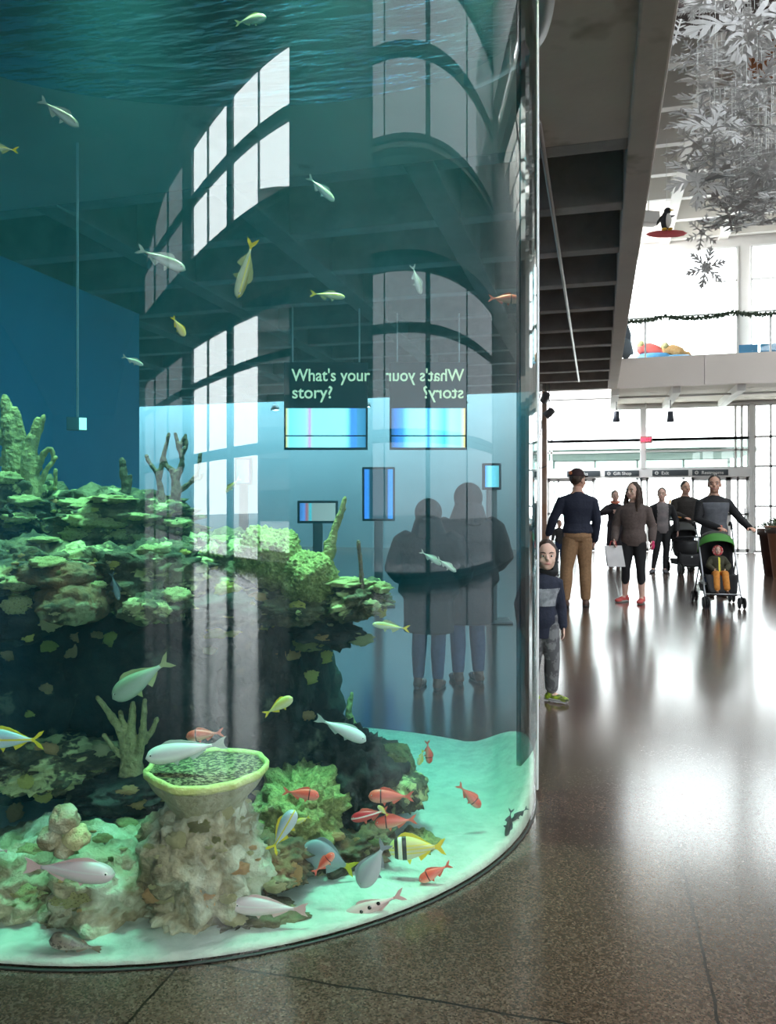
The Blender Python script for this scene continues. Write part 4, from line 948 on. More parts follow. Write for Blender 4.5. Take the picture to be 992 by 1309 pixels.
def person(label, px, d, face, h, J=None, top=C_black, legs=C_jean, shoe=C_brown, sole=C_darksole, hair=None, skin=SKIN, headyaw=0, hem=.49, legend=.06, coat=.012, wide=1.0, vox=.009, lean_deg=0, base=None, hairstyle='short', cuff=1.0, skirt=None, seated=False, topmat=None, group=None, legw=1.0, flare=0, hs=1.1, hx=0.0):
    J = J or {}; s = h / 1.75
    pos = base if base is not None else (E1 * ((px - 496) / 1000 * d) + E2 * d)
    yv = E1 * face[0] + E2 * face[1]; rot = math.atan2(yv.y, yv.x) - PI / 2
    root = thing('person', label, 'person', pos, rot, group)
    cl, sl = math.cos(R_(lean_deg)), math.sin(R_(lean_deg)); zp = .52 * h
    def lean(p):
        z = p.z - zp
        if z <= 0: return p.copy()
        return Vector((p.x, p.y * cl + z * sl, zp + z * cl - p.y * sl))
    G = lambda k, dflt: Vector(J.get(k, dflt)) * h
    hipL, hipR = Vector((-.048, 0, .50)) * h, Vector((.048, 0, .50)) * h
    shL, shR = lean(Vector((-.104 * wide, -.004, .778)) * h), lean(Vector((.104 * wide, -.004, .778)) * h)
    knL, knR = G('knL', (-.052, .012, .285)), G('knR', (.052, .012, .285)); anL, anR = G('anL', (-.054, -.012, .048)), G('anR', (.054, -.012, .048))
    elL, elR = G('elL', (-.140, -.015, .630)), G('elR', (.140, -.015, .630)); wrL, wrR = G('wrL', (-.145, .03, .48)), G('wrR', (.145, .03, .48))
    hp = lean(Vector((0, .004, .865)) * h); HR = Matrix.Rotation(headyaw, 4, 'Z'); hh = h * hs
    def hd(x, y, z): return hp + (HR @ Vector((x, y, z - .865))) * hh + Vector((hx, 0, 0))
    bm = BM(); torso_tube(bm, h, 0, .485, .885, lean, wide)
    for kn, an, hip in ((knL, anL, hipL), (knR, anR, hipR)):
        m_ = an.lerp(kn, .62) + Vector((0, -.008, 0)) * h
        tube(bm, [hip, hip.lerp(kn, .5), kn, m_, an], [.054 * h, .046 * h, .033 * h, .034 * h, .021 * h], 14)
    footdir = []
    for an, key in ((anL, 'ftL'), (anR, 'ftR')):
        fd = Vector(J.get(key, (0, 1, 0))).normalized(); footdir.append(fd)
        hl = an + Vector((0, 0, -.025 * h)) - fd * .022 * h; to = an + fd * .10 * h + Vector((0, 0, -.034 * h))
        tube(bm, [hl, an + fd * .03 * h + Vector((0, 0, -.018 * h)), to], [.021 * h, .022 * h, .014 * h], 10)
    for sh, el, wr, key, sd in ((shL, elL, wrL, 'L', -1), (shR, elR, wrR, 'R', 1)):
        tube(bm, [sh + Vector((-sd * .03 * h, 0, .01 * h)), sh, sh.lerp(el, .5), el, el.lerp(wr, .35), wr], [.03 * h, .035 * h, .029 * h, .024 * h, .024 * h, .0155 * h], 12)
        dr = Vector(J.get('hd' + key, (wr - el).normalized())); pn = Vector(J.get('pn' + key, (-sd, .2, 0)))
        hand(bm, wr, dr, pn, J.get('th' + key, 1 if sd > 0 else -1), s * 1.02, J.get('curl', .4))
    # head
    hm = HR.to_3x3()
    ball(bm, hd(0, .006, .940), (.0435 * hh, .056 * hh, .058 * hh), 24, 16, hm); ball(bm, hd(0, .022, .905), (.036 * hh, .040 * hh, .040 * hh), 20, 12, hm); ball(bm, hd(0, .044, .880), (.016 * hh, .014 * hh, .013 * hh), 12, 8, hm)
    tube(bm, [hd(0, .058, .938), hd(0, .070, .918), hd(0, .062, .912)], [.005 * hh, .0085 * hh, .006 * hh], 8)
    for q in (1, -1):
        ball(bm, hd(q * .044, .000, .925), (.007 * hh, .013 * hh, .020 * hh), 10, 8, hm); ball(bm, hd(q * .019, .053, .944), (.014 * hh, .006 * hh, .005 * hh), 8, 6, hm)
        ball(bm, hd(q * .024, .044, .912), (.014 * hh, .012 * hh, .014 * hh), 8, 6, hm)
    obj('body', remesh(bm, vox * .8, 2, .4), skin, root)
    for q in (1, -1):
        b = BM(); ball(b, hd(q * .0185, .0515, .932), (.0080 * hh, .0065 * hh, .0050 * hh), 12, 8, hm); e = obj('eye', b, M_eyeb, root)
        b = BM(); ball(b, hd(q * .0185, .0565, .932), (.0040 * hh, .0026 * hh, .0042 * hh), 10, 6, hm); obj('iris', b, M_iris, e)
        b = BM(); tube(b, [hd(q * .009, .0605, .9455), hd(q * .019, .060, .949), hd(q * .030, .052, .946)], [.0022 * hh, .003 * hh, .0018 * hh], 6); obj('eyebrow', b, hair or H_dark, root)
    b = BM(); tube(b, [hd(-.014, .055, .8955), hd(-.006, .0605, .8965), hd(.006, .0605, .8965), hd(.014, .055, .8955)], [.002 * hh, .0042 * hh, .0042 * hh, .002 * hh], 8); obj('lips', b, M_lip, root)
    # hair
    if hair:
        b = BM()
        if hairstyle == 'none': b.free(); b = None
        else:
            ball(b, hd(0, -.006, .950), (.0475 * hh, .056 * hh, .058 * hh), 24, 14, hm)
            if hairstyle == 'long':
                tube(b, [hd(0, -.03, .95), hd(0, -.045, .90), hd(0, -.05, .84), hd(0, -.046, .77)], [.045 * hh, .047 * hh, .05 * hh, .03 * hh], 14)
                for q in (1, -1): tube(b, [hd(q * .034, .012, .965), hd(q * .047, .012, .91), hd(q * .052, .02, .85), hd(q * .05, .034, .78)], [.014 * hh, .017 * hh, .022 * hh, .012 * hh], 10)
            if hairstyle == 'bun': ball(b, hd(0, -.06, .965), .024 * hh, 12, 8)
            # keep the face free
            me = remesh(b, vox * .8, 2, .5); b = BM(); b.from_mesh(me); inv = HR.inverted()
            kill = []
            for v in b.verts:
                q = inv @ ((v.co - hp - Vector((hx, 0, 0))) / hh)
                if q.y > .022 and q.z < .098 and abs(q.x) < .036 and hairstyle != 'hood': kill.append(v)
                elif hairstyle == 'short' and q.z < .05 and q.y > -.02: kill.append(v)
                elif hairstyle == 'short' and q.z < .025: kill.append(v)
            bmesh.ops.delete(b, geom=kill, context='VERTS')
            for v in b.verts: v.co += Vector((noise.noise(v.co * 30 / s), noise.noise(v.co * 30 / s + Vector((5, 0, 0))), noise.noise(v.co * 30 / s + Vector((0, 7, 0))))) * .005 * s
            o = obj('hair', b, hair, root); sd_ = o.modifiers.new('s', 'SOLIDIFY'); sd_.thickness = .006 * s; sd_.offset = -1
    # trousers
    if not skirt:
        b = BM(); off = .010 * s * legw
        T = [(z, rx, ry, yo) for z, rx, ry, yo in TORSO if z < .60] + [(.575, .088, .062, 0)]; T.sort()
        rings(b, [[Vector(((rx * h + off) * math.cos(a), yo * h + (ry * h + off) * math.sin(a), min(z, .575) * h)) for a in [2 * PI * k / 24 for k in range(24)]] for z, rx, ry, yo in T if z <= .576])
        for kn, an, hip in ((knL, anL, hipL), (knR, anR, hipR)):
            e = an.lerp(kn, max(0, (legend - .048) / .237)); m_ = an.lerp(kn, .62) + Vector((0, -.008, 0)) * h
            tube(b, [hip, hip.lerp(kn, .5), kn, m_, e], [.054 * h + off, .048 * h + off, .036 * h + off * cuff, .035 * h + off * cuff, .024 * h + off * cuff * 1.2], 14)
        obj('trousers', remesh(b, vox, 3), legs, root)
    else:
        b = BM(); prof_ = [(.60, .082, .058), (.52, .105, .078), (.36, .112, .085), (skirt, .125, .098)]
        rings(b, [[Vector((rx * h * math.cos(a) * (1 + .04 * math.sin(7 * a) * (.6 - z)), ry * h * math.sin(a), z * h)) for a in [2 * PI * k / 40 for k in range(40)]] for z, rx, ry in prof_]); obj('skirt', b, legs, root)
    # top
    b = BM(); torso_tube(b, h, coat, hem, .838, lean, wide, flare)
    for sh, el, wr, sd in ((shL, elL, wrL, -1), (shR, elR, wrR, 1)):
        tube(b, [sh + Vector((-sd * .03 * h, 0, .008 * h)), sh, sh.lerp(el, .5), el, el.lerp(wr, .4), wr], [.030 * h + coat, .033 * h + coat * .8, .030 * h + coat * .8, .026 * h + coat * .8, .025 * h + coat * .8, .020 * h + coat * .7], 12)
    tube(b, [lean(Vector((0, -.008, .82)) * h), lean(Vector((0, -.004, .848)) * h)], [.054 * h, .040 * h + coat * .2], 14, ends=False)
    me = remesh(b, vox, 3)
    jitter(me, 9 / s, .007 * s)
    o = obj('jacket', me, top, root)
    if topmat:
        me.materials.append(topmat[0])
        for p in me.polygons:
            if topmat[1](p.center / h): p.material_index = 1
    # shoes
    for an, fd in zip((anL, anR), footdir):
        b = BM(); lt = fd.cross(Vector((0, 0, 1))); Mx = Matrix((lt, fd, Vector((0, 0, 1)))).transposed(); g = an + Vector((0, 0, -.048 * h))
        Z = Vector((0, 0, 1))
        ball(b, g + fd * -.018 * h + Z * .024 * h, (.026 * h, .03 * h, .026 * h), 14, 10, Mx); ball(b, g + fd * .035 * h + Z * .022 * h, (.026 * h, .055 * h, .024 * h), 16, 10, Mx); ball(b, g + fd * .082 * h + Z * .017 * h, (.027 * h, .042 * h, .018 * h), 16, 10, Mx); tube(b, [g + Z * .025 * h - fd * .004 * h, g + Z * .055 * h - fd * .006 * h], [.026 * h, .025 * h], 12)
        me = remesh(b, max(.004, vox * .6), 2); sh_ = obj('shoe', me, shoe, root)
        b = BM(); pts = []
        for k in range(28):
            a = 2 * PI * k / 28; c_, s_ = math.cos(a), math.sin(a); pts.append((c_ * .029 * h * (1 - .16 * (s_ < 0) - .08 * math.exp(-((s_) ** 2) * 18)), .031 * h + s_ * .084 * h))
        rings(b, [[g + lt * x + fd * y + Z * z for x, y in pts] for z in (.0012, .016 * h)]); obj('sole', b, sole, sh_)
    root['_h'] = h
    return root, dict(hd=hd, hm=hm, wrL=wrL, wrR=wrR, lean=lean)
def strip(root):
    if '_h' in root.keys(): del root['_h']
# man with cap, seen from behind
r, q = person('man seen from behind in navy sweater, khaki trousers and a dark cap', 738, 10.45, (.0, 1), 1.80, dict(
    anL=(-.095, -.02, .048), anR=(.062, .0, .048), knL=(-.078, 0, .285), knR=(.060, .01, .285), ftL=(-.25, 1, 0), ftR=(.3, 1, 0), elL=(-.175, .0, .655), wrL=(-.205, .05, .535), elR=(.142, -.01, .63), wrR=(.138, .045, .49)),
    C_navy, C_khaki, C_brown, headyaw=R_(-48), hair=H_brown, hem=.545, wide=1.1, coat=.02, legw=1.4, cuff=1.3)
hd, hm, h = q['hd'], q['hm'], 1.80 * 1.1
b = BM(); ball(b, hd(0, -.004, .955), (.0505 * h, .060 * h, .058 * h), 24, 14, hm)
bmesh.ops.bisect_plane(b, geom=b.verts[:] + b.edges[:] + b.faces[:], plane_co=hd(0, 0, .958), plane_no=(0, 0, 1), clear_inner=True)
cap = obj('cap', b, mat('cap_cloth', (.03, .012, .014), rough=.85), r); m_ = cap.modifiers.new('s', 'SOLIDIFY'); m_.thickness = .004
b = BM(); v0 = []
for z in (.958, .962):
    v0.append([hd(.043 * math.cos(a), .045 + .055 * math.sin(a), z - .006 * math.sin(a)) for a in [PI * k / 14 for k in range(15)]])
rings(b, v0); obj('visor', b, mat('visor_cloth', (.02, .015, .018), rough=.8), cap)
b = BM(); ball(b, hd(-.012, -.0625, .978), (.014 * h, .004 * h, .012 * h), 12, 8, hm); obj('logo_patch', b, mat('cap_logo', (.65, .20, .08), rough=.7), cap)
b = BM(); tube(b, [hd(.03, .042, .935), hd(.046, .02, .936), hd(.047, -.005, .937)], .003, 6); ball(b, hd(.022, .064, .932), (.018, .004, .014), 12, 8, hm); obj('glasses', b, M_fdark, r)
strip(r)
# woman in the taupe jacket
r, q = person('woman with long brown hair in taupe jacket, black leggings and red trainers', 810, 10.9, (-.42, -.91), 1.65, dict(
    anR=(.075, -.03, .048), anL=(-.07, .02, .048), knR=(.062, .01, .285), knL=(-.06, .02, .285), ftR=(.55, 1, 0), ftL=(.1, 1, 0), elR=(.150, -.02, .635), wrR=(.145, .08, .53), elL=(-.150, -.03, .63), wrL=(-.150, .03, .52)),
    C_taupe, C_black, C_red, C_sole, H_brown, headyaw=R_(-24), hem=.475, hairstyle='long', legend=.15, coat=.022, skin=SKINP, cuff=.5, legw=.5, flare=.02)
wr = q['wrL']; b = BM(); ball(b, wr + Vector((-.005, .01, -.06)), (.035, .06, .06), 16, 12); ball(b, wr + Vector((-.02, .03, -.02)), (.02, .04, .03), 12, 8); obj('pink_mitten', remesh(b, .006), C_pink, r, label='hot pink mitten in her left hand'); strip(r)
def world_of(root, v): return root.location + Matrix.Rotation(root.rotation_euler.z, 3, 'Z') @ v
pw = world_of(r, q['wrR'] + Vector((.0, .05, -.09)))
t = thing('paper_bag', 'white paper bag hanging from the hand of the woman in taupe', 'bag', pw + Vector((0, 0, -.14)), TH)
b = BM(); rings(b, [[Vector((x * w_ + sh_, y * dp_, z)) for x, y in ((-1, -1), (1, -1), (1, 1), (-1, 1))] for z, w_, dp_, sh_ in ((-.14, .12, .035, .03), (.0, .118, .03, .01), (.15, .115, .012, -.01))]); obj('bag_body', b, mat('bag_paper', (.72, .70, .70), (.64, .62, .62), 5, .7, bump=.3), t, smooth=False)
for q_ in (-1, 1):
    b = BM(); tube(b, [(-.06, q_ * .012, .14), (-.04, q_ * .012, .21), (.02, q_ * .012, .21), (.04, q_ * .012, .14)], .004, 6); obj('bag_handle', b, C_red, t)
# woman in dark long clothes behind
r, q = person('woman in dark long coat with an orange scarf, arm raised, behind the woman in taupe', 786, 18, (.12, -1), 1.68, dict(elR=(.215, .03, .70), wrR=(.10, .14, .735), hdR=(-1, .1, .05), elL=(-.16, 0, .64), wrL=(-.12, .10, .52)), C_plum, C_plum, C_grey, C_sole, H_grey, headyaw=R_(-10), hem=.30, skirt=.06, skin=SKINP, coat=.025, vox=.011)
b = BM(); tube(b, [q['hd'](-.05, .02, .86), q['hd'](0, .055, .845), q['hd'](.05, .02, .86), q['hd'](0, -.045, .868), q['hd'](-.05, .02, .86)], .028, 10); obj('scarf', b, mat('scarf_orange', (.70, .20, .12), rough=.85), r); strip(r)
# woman with grey top and open black jacket
r, q = person('woman in open black jacket over grey top and black leggings, hair tied back', 846, 15.8, (-.12, -1), 1.69, dict(anR=(.10, .0, .048), anL=(-.03, .02, .048), knR=(.066, .03, .285), ftR=(.5, 1, 0), elR=(.155, -.02, .645), wrR=(.13, .10, .60), elL=(-.165, -.02, .64), wrL=(-.165, .05, .50)), C_black, C_black, C_grey, C_darksole, H_brown, headyaw=R_(-18), hem=.47, hairstyle='bun', skin=SKINP, cuff=.6, legw=.6, coat=.02, vox=.011,
    topmat=(mat('grey_top', (.17, .155, .155), (.24, .20, .20), 8, .85), lambda p: abs(p.x) < .065 and p.y > .02 and .46 < p.z < .86))
b = BM(); ball(b, q['hd'](0, .045, .815), (.06, .012, .06), 14, 8); obj('neckline_skin', b, SKINP, r) if False else b.free()
strip(r)
# man in black jacket behind the black pushchair
C_jk = cloth('black_brown_jacket', (.022, .017, .014))
r, q = person('man in black-brown jacket with an orange sleeve stripe pushing the black stroller', 876, 16.35, (0, -1), 1.84, dict(elL=(-.165, .05, .655), wrL=(-.085, .225, .60), elR=(.165, .05, .655), wrR=(.085, .225, .60), pnL=(0, 0, -1), pnR=(0, 0, -1), hdL=(.15, 1, 0), hdR=(-.15, 1, 0), thL=-1, thR=1), C_jk, C_jean, C_brown, C_darksole, H_dark, hem=.48, wide=1.12, coat=.028, vox=.011)
b = BM(); sd = .112 * 1.12 * 1.84; P_ = [Vector((.112 * 1.12, 0, .80)) * 1.84 + Vector((.085, .02, 0)), Vector((.165, .03, .66)) * 1.84 + Vector((.07, .02, 0)), Vector((.085, .21, .605)) * 1.84 + Vector((.062, 0, .0))]
tube(b, smooth_path(P_, 5), .018, 8); obj('sleeve_stripe', b, mat('stripe_orange', (.75, .34, .05), rough=.7), r); strip(r)
# man with grey vest pushing the green stroller
r, q = person('man in black shirt and grey vest pushing the green canopied stroller', 913, 11.7, (.02, -1), 1.78, dict(elL=(-.205, .02, .655), wrL=(-.215, .17, .575), elR=(.15, .03, .64), wrR=(.05, .19, .575), pnL=(0, 0, -1), pnR=(0, 0, -1), hdL=(-.1, 1, -.1), hdR=(-.3, 1, -.1), thL=-1, thR=1), C_black, C_jean, C_brown, C_darksole, H_dark, headyaw=R_(-24), hem=.50, wide=1.1, coat=.018)
b = BM(); torso_tube(b, 1.78, .032, .485, .80, q['lean'], 1.04)
me = remesh(b, .012, 3); obj('vest', me, mat('vest_grey', (.115, .12, .135), (.09, .095, .11), 14, .8, bump=.4, bscale=12), r)
b = BM(); box(b, (-.055, .135, .97), (.0, .155, 1.06), .006); obj('badge', b, mat('badge_orange', (.66, .20, .12), rough=.6), r)
strip(r)
# boy peeking from behind the tank
r, q = person('boy in dark hooded jacket, grey camo trousers and lime trainers peeking out beside the tank', 693, 5.36, (.0, -1), 1.04, dict(anL=(-.062, .0, .055), anR=(.062, -.10, .055), knL=(-.060, .03, .285), knR=(.055, .0, .285), ftL=(-1, .75, 0), ftR=(-.3, 1, 0), elL=(-.130, -.03, .61), wrL=(-.135, .0, .49), elR=(.15, 0, .63), wrR=(.14, .06, .50)),
    C_navy, C_camo, C_lime, C_sole, H_brown, skin=SKINP, hem=.42, coat=.017, wide=.9, vox=.006, legw=1.9, cuff=1.4, legend=.075, headyaw=R_(-8), hs=1.42, hx=-.03,
    topmat=(mat('grey_print', (.30, .31, .33), (.16, .17, .19), 22, .85), lambda p: .63 < p.z < .745 and p.y > .03 and abs(p.x) < .115))
h = 1.04 * 1.30; hd = q['hd']
for v in list(r.children):   # a child's head is larger for the body
    if v.name.split('.')[0] in ('eye', 'eyebrow', 'lips', 'hair'): pass
b = BM(); ball(b, hd(0, -.012, .935), (.060 * h, .062 * h, .074 * h), 28, 18); tube(b, [hd(0, -.03, .90), hd(0, -.02, .85)], [.056 * h, .062 * h], 18)
me = remesh(b, .006, 2); b = BM(); b.from_mesh(me)
bmesh.ops.delete(b, geom=[v for v in b.verts if (v.co.y - hp_y > .012 * h and v.co.z > .872 * h and abs(v.co.x) < .048 * h)] if False else [v for v in b.verts if v.co.y > .034 * h and v.co.z > hd(0, 0, .868).z], context='VERTS')
o = obj('hood', b, C_black, r); m_ = o.modifiers.new('s', 'SOLIDIFY'); m_.thickness = .010; strip(r)
# small child in the distance
r, q = person('small child in dark jacket and jeans standing far off by the glass doors', 715, 18.7, (.1, -1), .98, dict(elR=(.16, 0, .64), wrR=(.19, .06, .55)), C_char, C_jean, C_grey, C_sole, H_brown, hs=1.25, hem=.46, vox=.008, coat=.018); strip(r)
# dark coated visitors beyond the tank
for px, d, h, lb, fc in ((548, 5.75, 1.36, 'visitor in dark hooded coat standing beyond the tank, shorter of two seen through the water', (.3, 1)), (598, 5.95, 1.48, 'visitor in dark hooded coat standing beyond the tank, taller of two seen through the water', (-.2, 1))):
    r, q = person(lb, px, d, fc, h, dict(elL=(-.19, .0, .64), wrL=(-.15, .11, .58), elR=(.19, .0, .64), wrR=(.15, .11, .58)), C_black, C_jean, C_brown, C_darksole, H_dark, hem=.30, coat=.06, wide=1.35, vox=.011)
    hd = q['hd']; b = BM(); ball(b, hd(0, -.01, .94), (.075 * h, .075 * h, .078 * h), 24, 16); tube(b, [hd(0, -.02, .90), hd(0, -.01, .83)], [.075 * h, .10 * h], 16)
    me = remesh(b, .01, 2); b = BM(); b.from_mesh(me); bmesh.ops.delete(b, geom=[v for v in b.verts if v.co.y > .04 * h and v.co.z > .875 * h], context='VERTS')
    o = obj('hood', b, C_black, r); m_ = o.modifiers.new('s', 'SOLIDIFY'); m_.thickness = .012; strip(r)
# ------------------------------------------------------------------ strollers
M_tyre = mat('tyre', (.02, .02, .02), rough=.8); M_hub = mat('hub', (.20, .20, .21), rough=.4, metal=.4); M_alu = mat('stroller_tube', (.42, .42, .43), rough=.3, metal=.7); M_blk = mat('stroller_black', (.012, .012, .014), rough=.75)
def torus(bm, c, R, r, ax, n=24, m=8):
    ax = Vector(ax).normalized(); u = ax.orthogonal().normalized(); v = ax.cross(u)
    rings(bm, [[Vector(c) + (u * math.cos(a) + v * math.sin(a)) * (R + r * math.cos(b_)) + ax * (r * math.sin(b_)) for b_ in [2 * PI * k / m for k in range(m)]] for a in [2 * PI * i / n for i in range(n)]], closed=True)
def stroller(label, pos, face, canopy_mats, fab, tub, pod=False, wr=.075):
    yv = E1 * face[0] + E2 * face[1]; t = thing('stroller', label, 'stroller', pos, math.atan2(yv.y, yv.x) - PI / 2)
    hx = .23
    for s in (-1, 1):
        b = BM(); tube(b, smooth_path([(s * .22, .36, .12), (s * .22, .12, .46), (s * .225, -.14, .84), (s * .235, -.30, 1.02)], 4), .011, 8); obj('frame_tube', b, tub, t)
        b = BM(); tube(b, [(s * .225, -.02, .62), (s * .245, -.36, .12)], .010, 8); obj('rear_leg', b, M_blk if not pod else tub, t)
        b = BM(); tube(b, smooth_path([(s * .235, -.30, 1.02), (s * .238, -.38, 1.10), (s * .24, -.45, 1.11), (s * .24, -.50, 1.07)], 4), .016, 8); obj('handle', b, M_blk, t)
        for y, off in ((.38, .03), (-.37, .025)):
            for o_ in (-1, 1):
                cx = s * (.22 if y > 0 else .245) + o_ * off
                b = BM(); torus(b, (cx, y, wr), wr - .016, .016, (1, 0, 0)); wl = obj('wheel', b, M_tyre, t)
                b = BM(); lathe(b, [(.005, -.012), (.022, -.012), (wr - .026, -.006), (wr - .026, .006), (.022, .012), (.005, .012)], 16, cap=True); bmesh.ops.transform(b, matrix=Matrix.Translation((cx, y, wr)) @ Matrix.Rotation(PI / 2, 4, 'Y'), verts=b.verts[:]); obj('hub', b, M_hub, wl)
            b = BM(); tube(b, [(s * (.22 if y > 0 else .245) - .045, y, wr), (s * (.22 if y > 0 else .245) + .045, y, wr)], .008, 6); tube(b, [(s * (.22 if y > 0 else .245), y, wr), (s * (.22 if y > 0 else .245), y, .15)], .016, 8); obj('wheel_fork', b, M_blk, t)
    b = BM(); tube(b, [(-.24, -.30, .24), (.24, -.30, .24)], .009, 6); tube(b, [(-.22, .16, .40), (.22, .16, .40)], .009, 6); tube(b, [(-.21, .34, .18), (.21, .34, .18)], .012, 6); obj('crossbar', b, tub, t)
    # seat: back, base, calf rest as one padded sling with raised sides
    b = BM(); sec = [(-.30, .90, .20), (-.22, .66, .215), (-.12, .44, .215), (.02, .395, .215), (.17, .42, .205), (.22, .33, .19), (.28, .20, .17)]; sec = [(p.y, p.z, p.x) for p in smooth_path([(w_, y, z) for y, z, w_ in sec], 3)]
    outs = []
    for y, z, w_ in sec:
        outs.append([Vector((x * w_, y + .07 * abs(x) ** 3, z + .02 * abs(x) ** 3)) for x in (-1, -.75, -.4, 0, .4, .75, 1)] + [Vector((x * w_, y + .07 * abs(x) ** 3 - .03, z + .02 * abs(x) ** 3 - .03)) for x in (1, .75, .4, 0, -.4, -.75, -1)])
    rings(b, outs); bmesh.ops.recalc_face_normals(b, faces=b.faces[:]); obj('seat', b, fab, t)
    # canopy in gores
    ng = len(canopy_mats); a0, a1 = R_(-8), R_(146 if not pod else 150); cw = .235 if not pod else .26
    for g in range(ng):
        b = BM(); rs = []
        for i in range(7):
            a = a0 + (a1 - a0) * (g + i / 6) / ng
            row = []
            for k in range(15):
                f = PI * k / 14; rr = .30 if not pod else .33
                row.append(Vector((-cw * math.cos(f), -.20 - rr * .92 * math.cos(a) * math.sin(f) ** .6 + .02, .70 + (rr * math.sin(a)) * math.sin(f) ** .55 + (.0 if i % 6 else .004))))
            rs.append(row)
        vr = [[b.verts.new(p) for p in r_] for r_ in rs]
        for r1, r2 in zip(vr, vr[1:]):
            for k in range(14): b.faces.new((r1[k], r1[k + 1], r2[k + 1], r2[k]))
        o = obj('canopy', b, canopy_mats[g], t); m_ = o.modifiers.new('s', 'SOLIDIFY'); m_.thickness = .006
    b = BM(); rings(b, [[Vector((x * w_, y, z)) for x, y in ((-.2, -.33 + q_), (.2, -.33 + q_), (.2, .12 - q_), (-.2, .12 - q_))] for z, w_, q_ in ((.17, .9, .03), (.28, 1, 0))]); bmesh.ops.recalc_face_normals(b, faces=b.faces[:]); obj('basket', b, M_blk, t, smooth=False)
    b = BM(); box(b, (-.17, .25, .165), (.17, .37, .185), .008); obj('footrest', b, M_blk, t)
    if pod:
        b = BM(); rings(b, [[Vector((.25 * w_ * math.cos(a), .04 + .30 * w_ * math.sin(a), z)) for a in [2 * PI * k / 24 for k in range(24)]] for z, w_ in ((.30, .55), (.36, .88), (.48, 1.0), (.62, 1.02), (.66, .96), (.60, .90), (.45, .8))]); obj('seat_pod', b, mat('pod_black', (.016, .016, .018), rough=.6), t)
        b = BM(); tube(b, smooth_path([(-.26, .0, .66), (-.22, .26, .72), (0, .36, .74), (.22, .26, .72), (.26, 0, .66)], 5), .020, 10); obj('bumper_bar', b, M_blk, t)
        b = BM(); box(b, (-.22, .20, .14), (.22, .33, .40), .05); obj('front_bag', b, M_blk, t)
        b = BM(); box(b, (-.03, .328, .33), (-.0, .336, .36), .002); obj('bag_tag', b, M_eyeb, t)
        b = BM(); box(b, (-.2, -.52, 1.055), (.2, -.43, 1.085), .012); obj('handle_tray', b, M_blk, t)
        b = BM(); box(b, (-.24, -.50, 1.04), (.24, -.46, 1.07), .012); obj('push_bar', b, M_blk, t)
    return t
G1 = mat('canopy_green', (.05, .22, .03), rough=.7); G2 = mat('canopy_lime', (.30, .46, .04), rough=.7); G3 = mat('canopy_black', (.02, .022, .02), rough=.7)
p2 = E1 * ((918 - 496) / 1000 * 10.6) + E2 * 10.6
st2 = stroller('green and black canopied stroller with a toddler in it', p2, (-.22, -1), [G3, G3, G2, G3, G1], M_blk, M_alu)
p1 = E1 * ((876 - 496) / 1000 * 15.75) + E2 * 15.75
st1 = stroller('big black stroller with a deep black canopy and front bag', p1, (-.03, -1), [M_blk, G3, M_blk, G3], M_blk, M_blk, True, .11)
cp = world_of(st1, Vector((.115, -.475, 1.087)))
t = thing('coffee_cup', 'white and teal paper coffee cup on the handle tray of the black stroller', 'cup', cp)
b = BM(); lathe(b, [(.032, 0), (.046, .13), (.044, .13), (.030, .006)], 20, cap=True); obj('cup_body', b, mat('cup_paper', (.75, .75, .72), rough=.5), t)
b = BM(); lathe(b, [(.0375, .035), (.044, .095), (.0445, .095), (.038, .035)], 20); obj('sleeve', b, mat('cup_teal', (.08, .25, .30), rough=.6), t)
b = BM(); lathe(b, [(.048, .128), (.048, .138), (.038, .146), (.002, .146)], 20, cap=True); obj('lid', b, M_white, t)
# toddler
yv = E1 * -.22 + E2 * -1
r, q = person('toddler in red hood, dark quilted jacket and orange trousers seated in the green stroller', 0, 0, (-.22, -1), .76, dict(knL=(-.075, .22, .54), knR=(.075, .22, .54), anL=(-.085, .34, .26), anR=(.085, .34, .26), ftL=(0, 1, -.1), ftR=(0, 1, -.1), elL=(-.17, .03, .66), wrL=(-.10, .13, .60), elR=(.17, .03, .66), wrR=(.10, .13, .60)), C_olive, C_or, C_brown, C_darksole, None, skin=SKINP, base=p2 + Vector((0, 0, .03)), hem=.49, coat=.024, vox=.006, legw=3.2, cuff=1.5, lean_deg=-12, hs=1.2, topmat=(mat('zip_yellow', (.75, .66, .06), rough=.6), lambda p: abs(p.x + .01) < .016 and p.y > .02))
hd = q['hd']; h = .76 * 1.2
b = BM(); torus(b, hd(0, .02, .925), .062 * h, .016 * h, (0, 1, 0), 28, 10); obj('hood_rim', b, mat('hood_rim', (.62, .07, .08), (.75, .70, .62), 50, .85, lo=.56, hi=.58), r)
b = BM(); ball(b, hd(0, -.016, .935), (.066 * h, .060 * h, .072 * h), 24, 16); me = remesh(b, .006, 1); b = BM(); b.from_mesh(me); bmesh.ops.delete(b, geom=[v for v in b.verts if v.co.y > hd(0, .02, .93).y], context='VERTS'); o = obj('hood', b, C_red, r); m_ = o.modifiers.new('s', 'SOLIDIFY'); m_.thickness = .008; strip(r)
# ================================================================== HALL THINGS
def sheet(o, v): return o
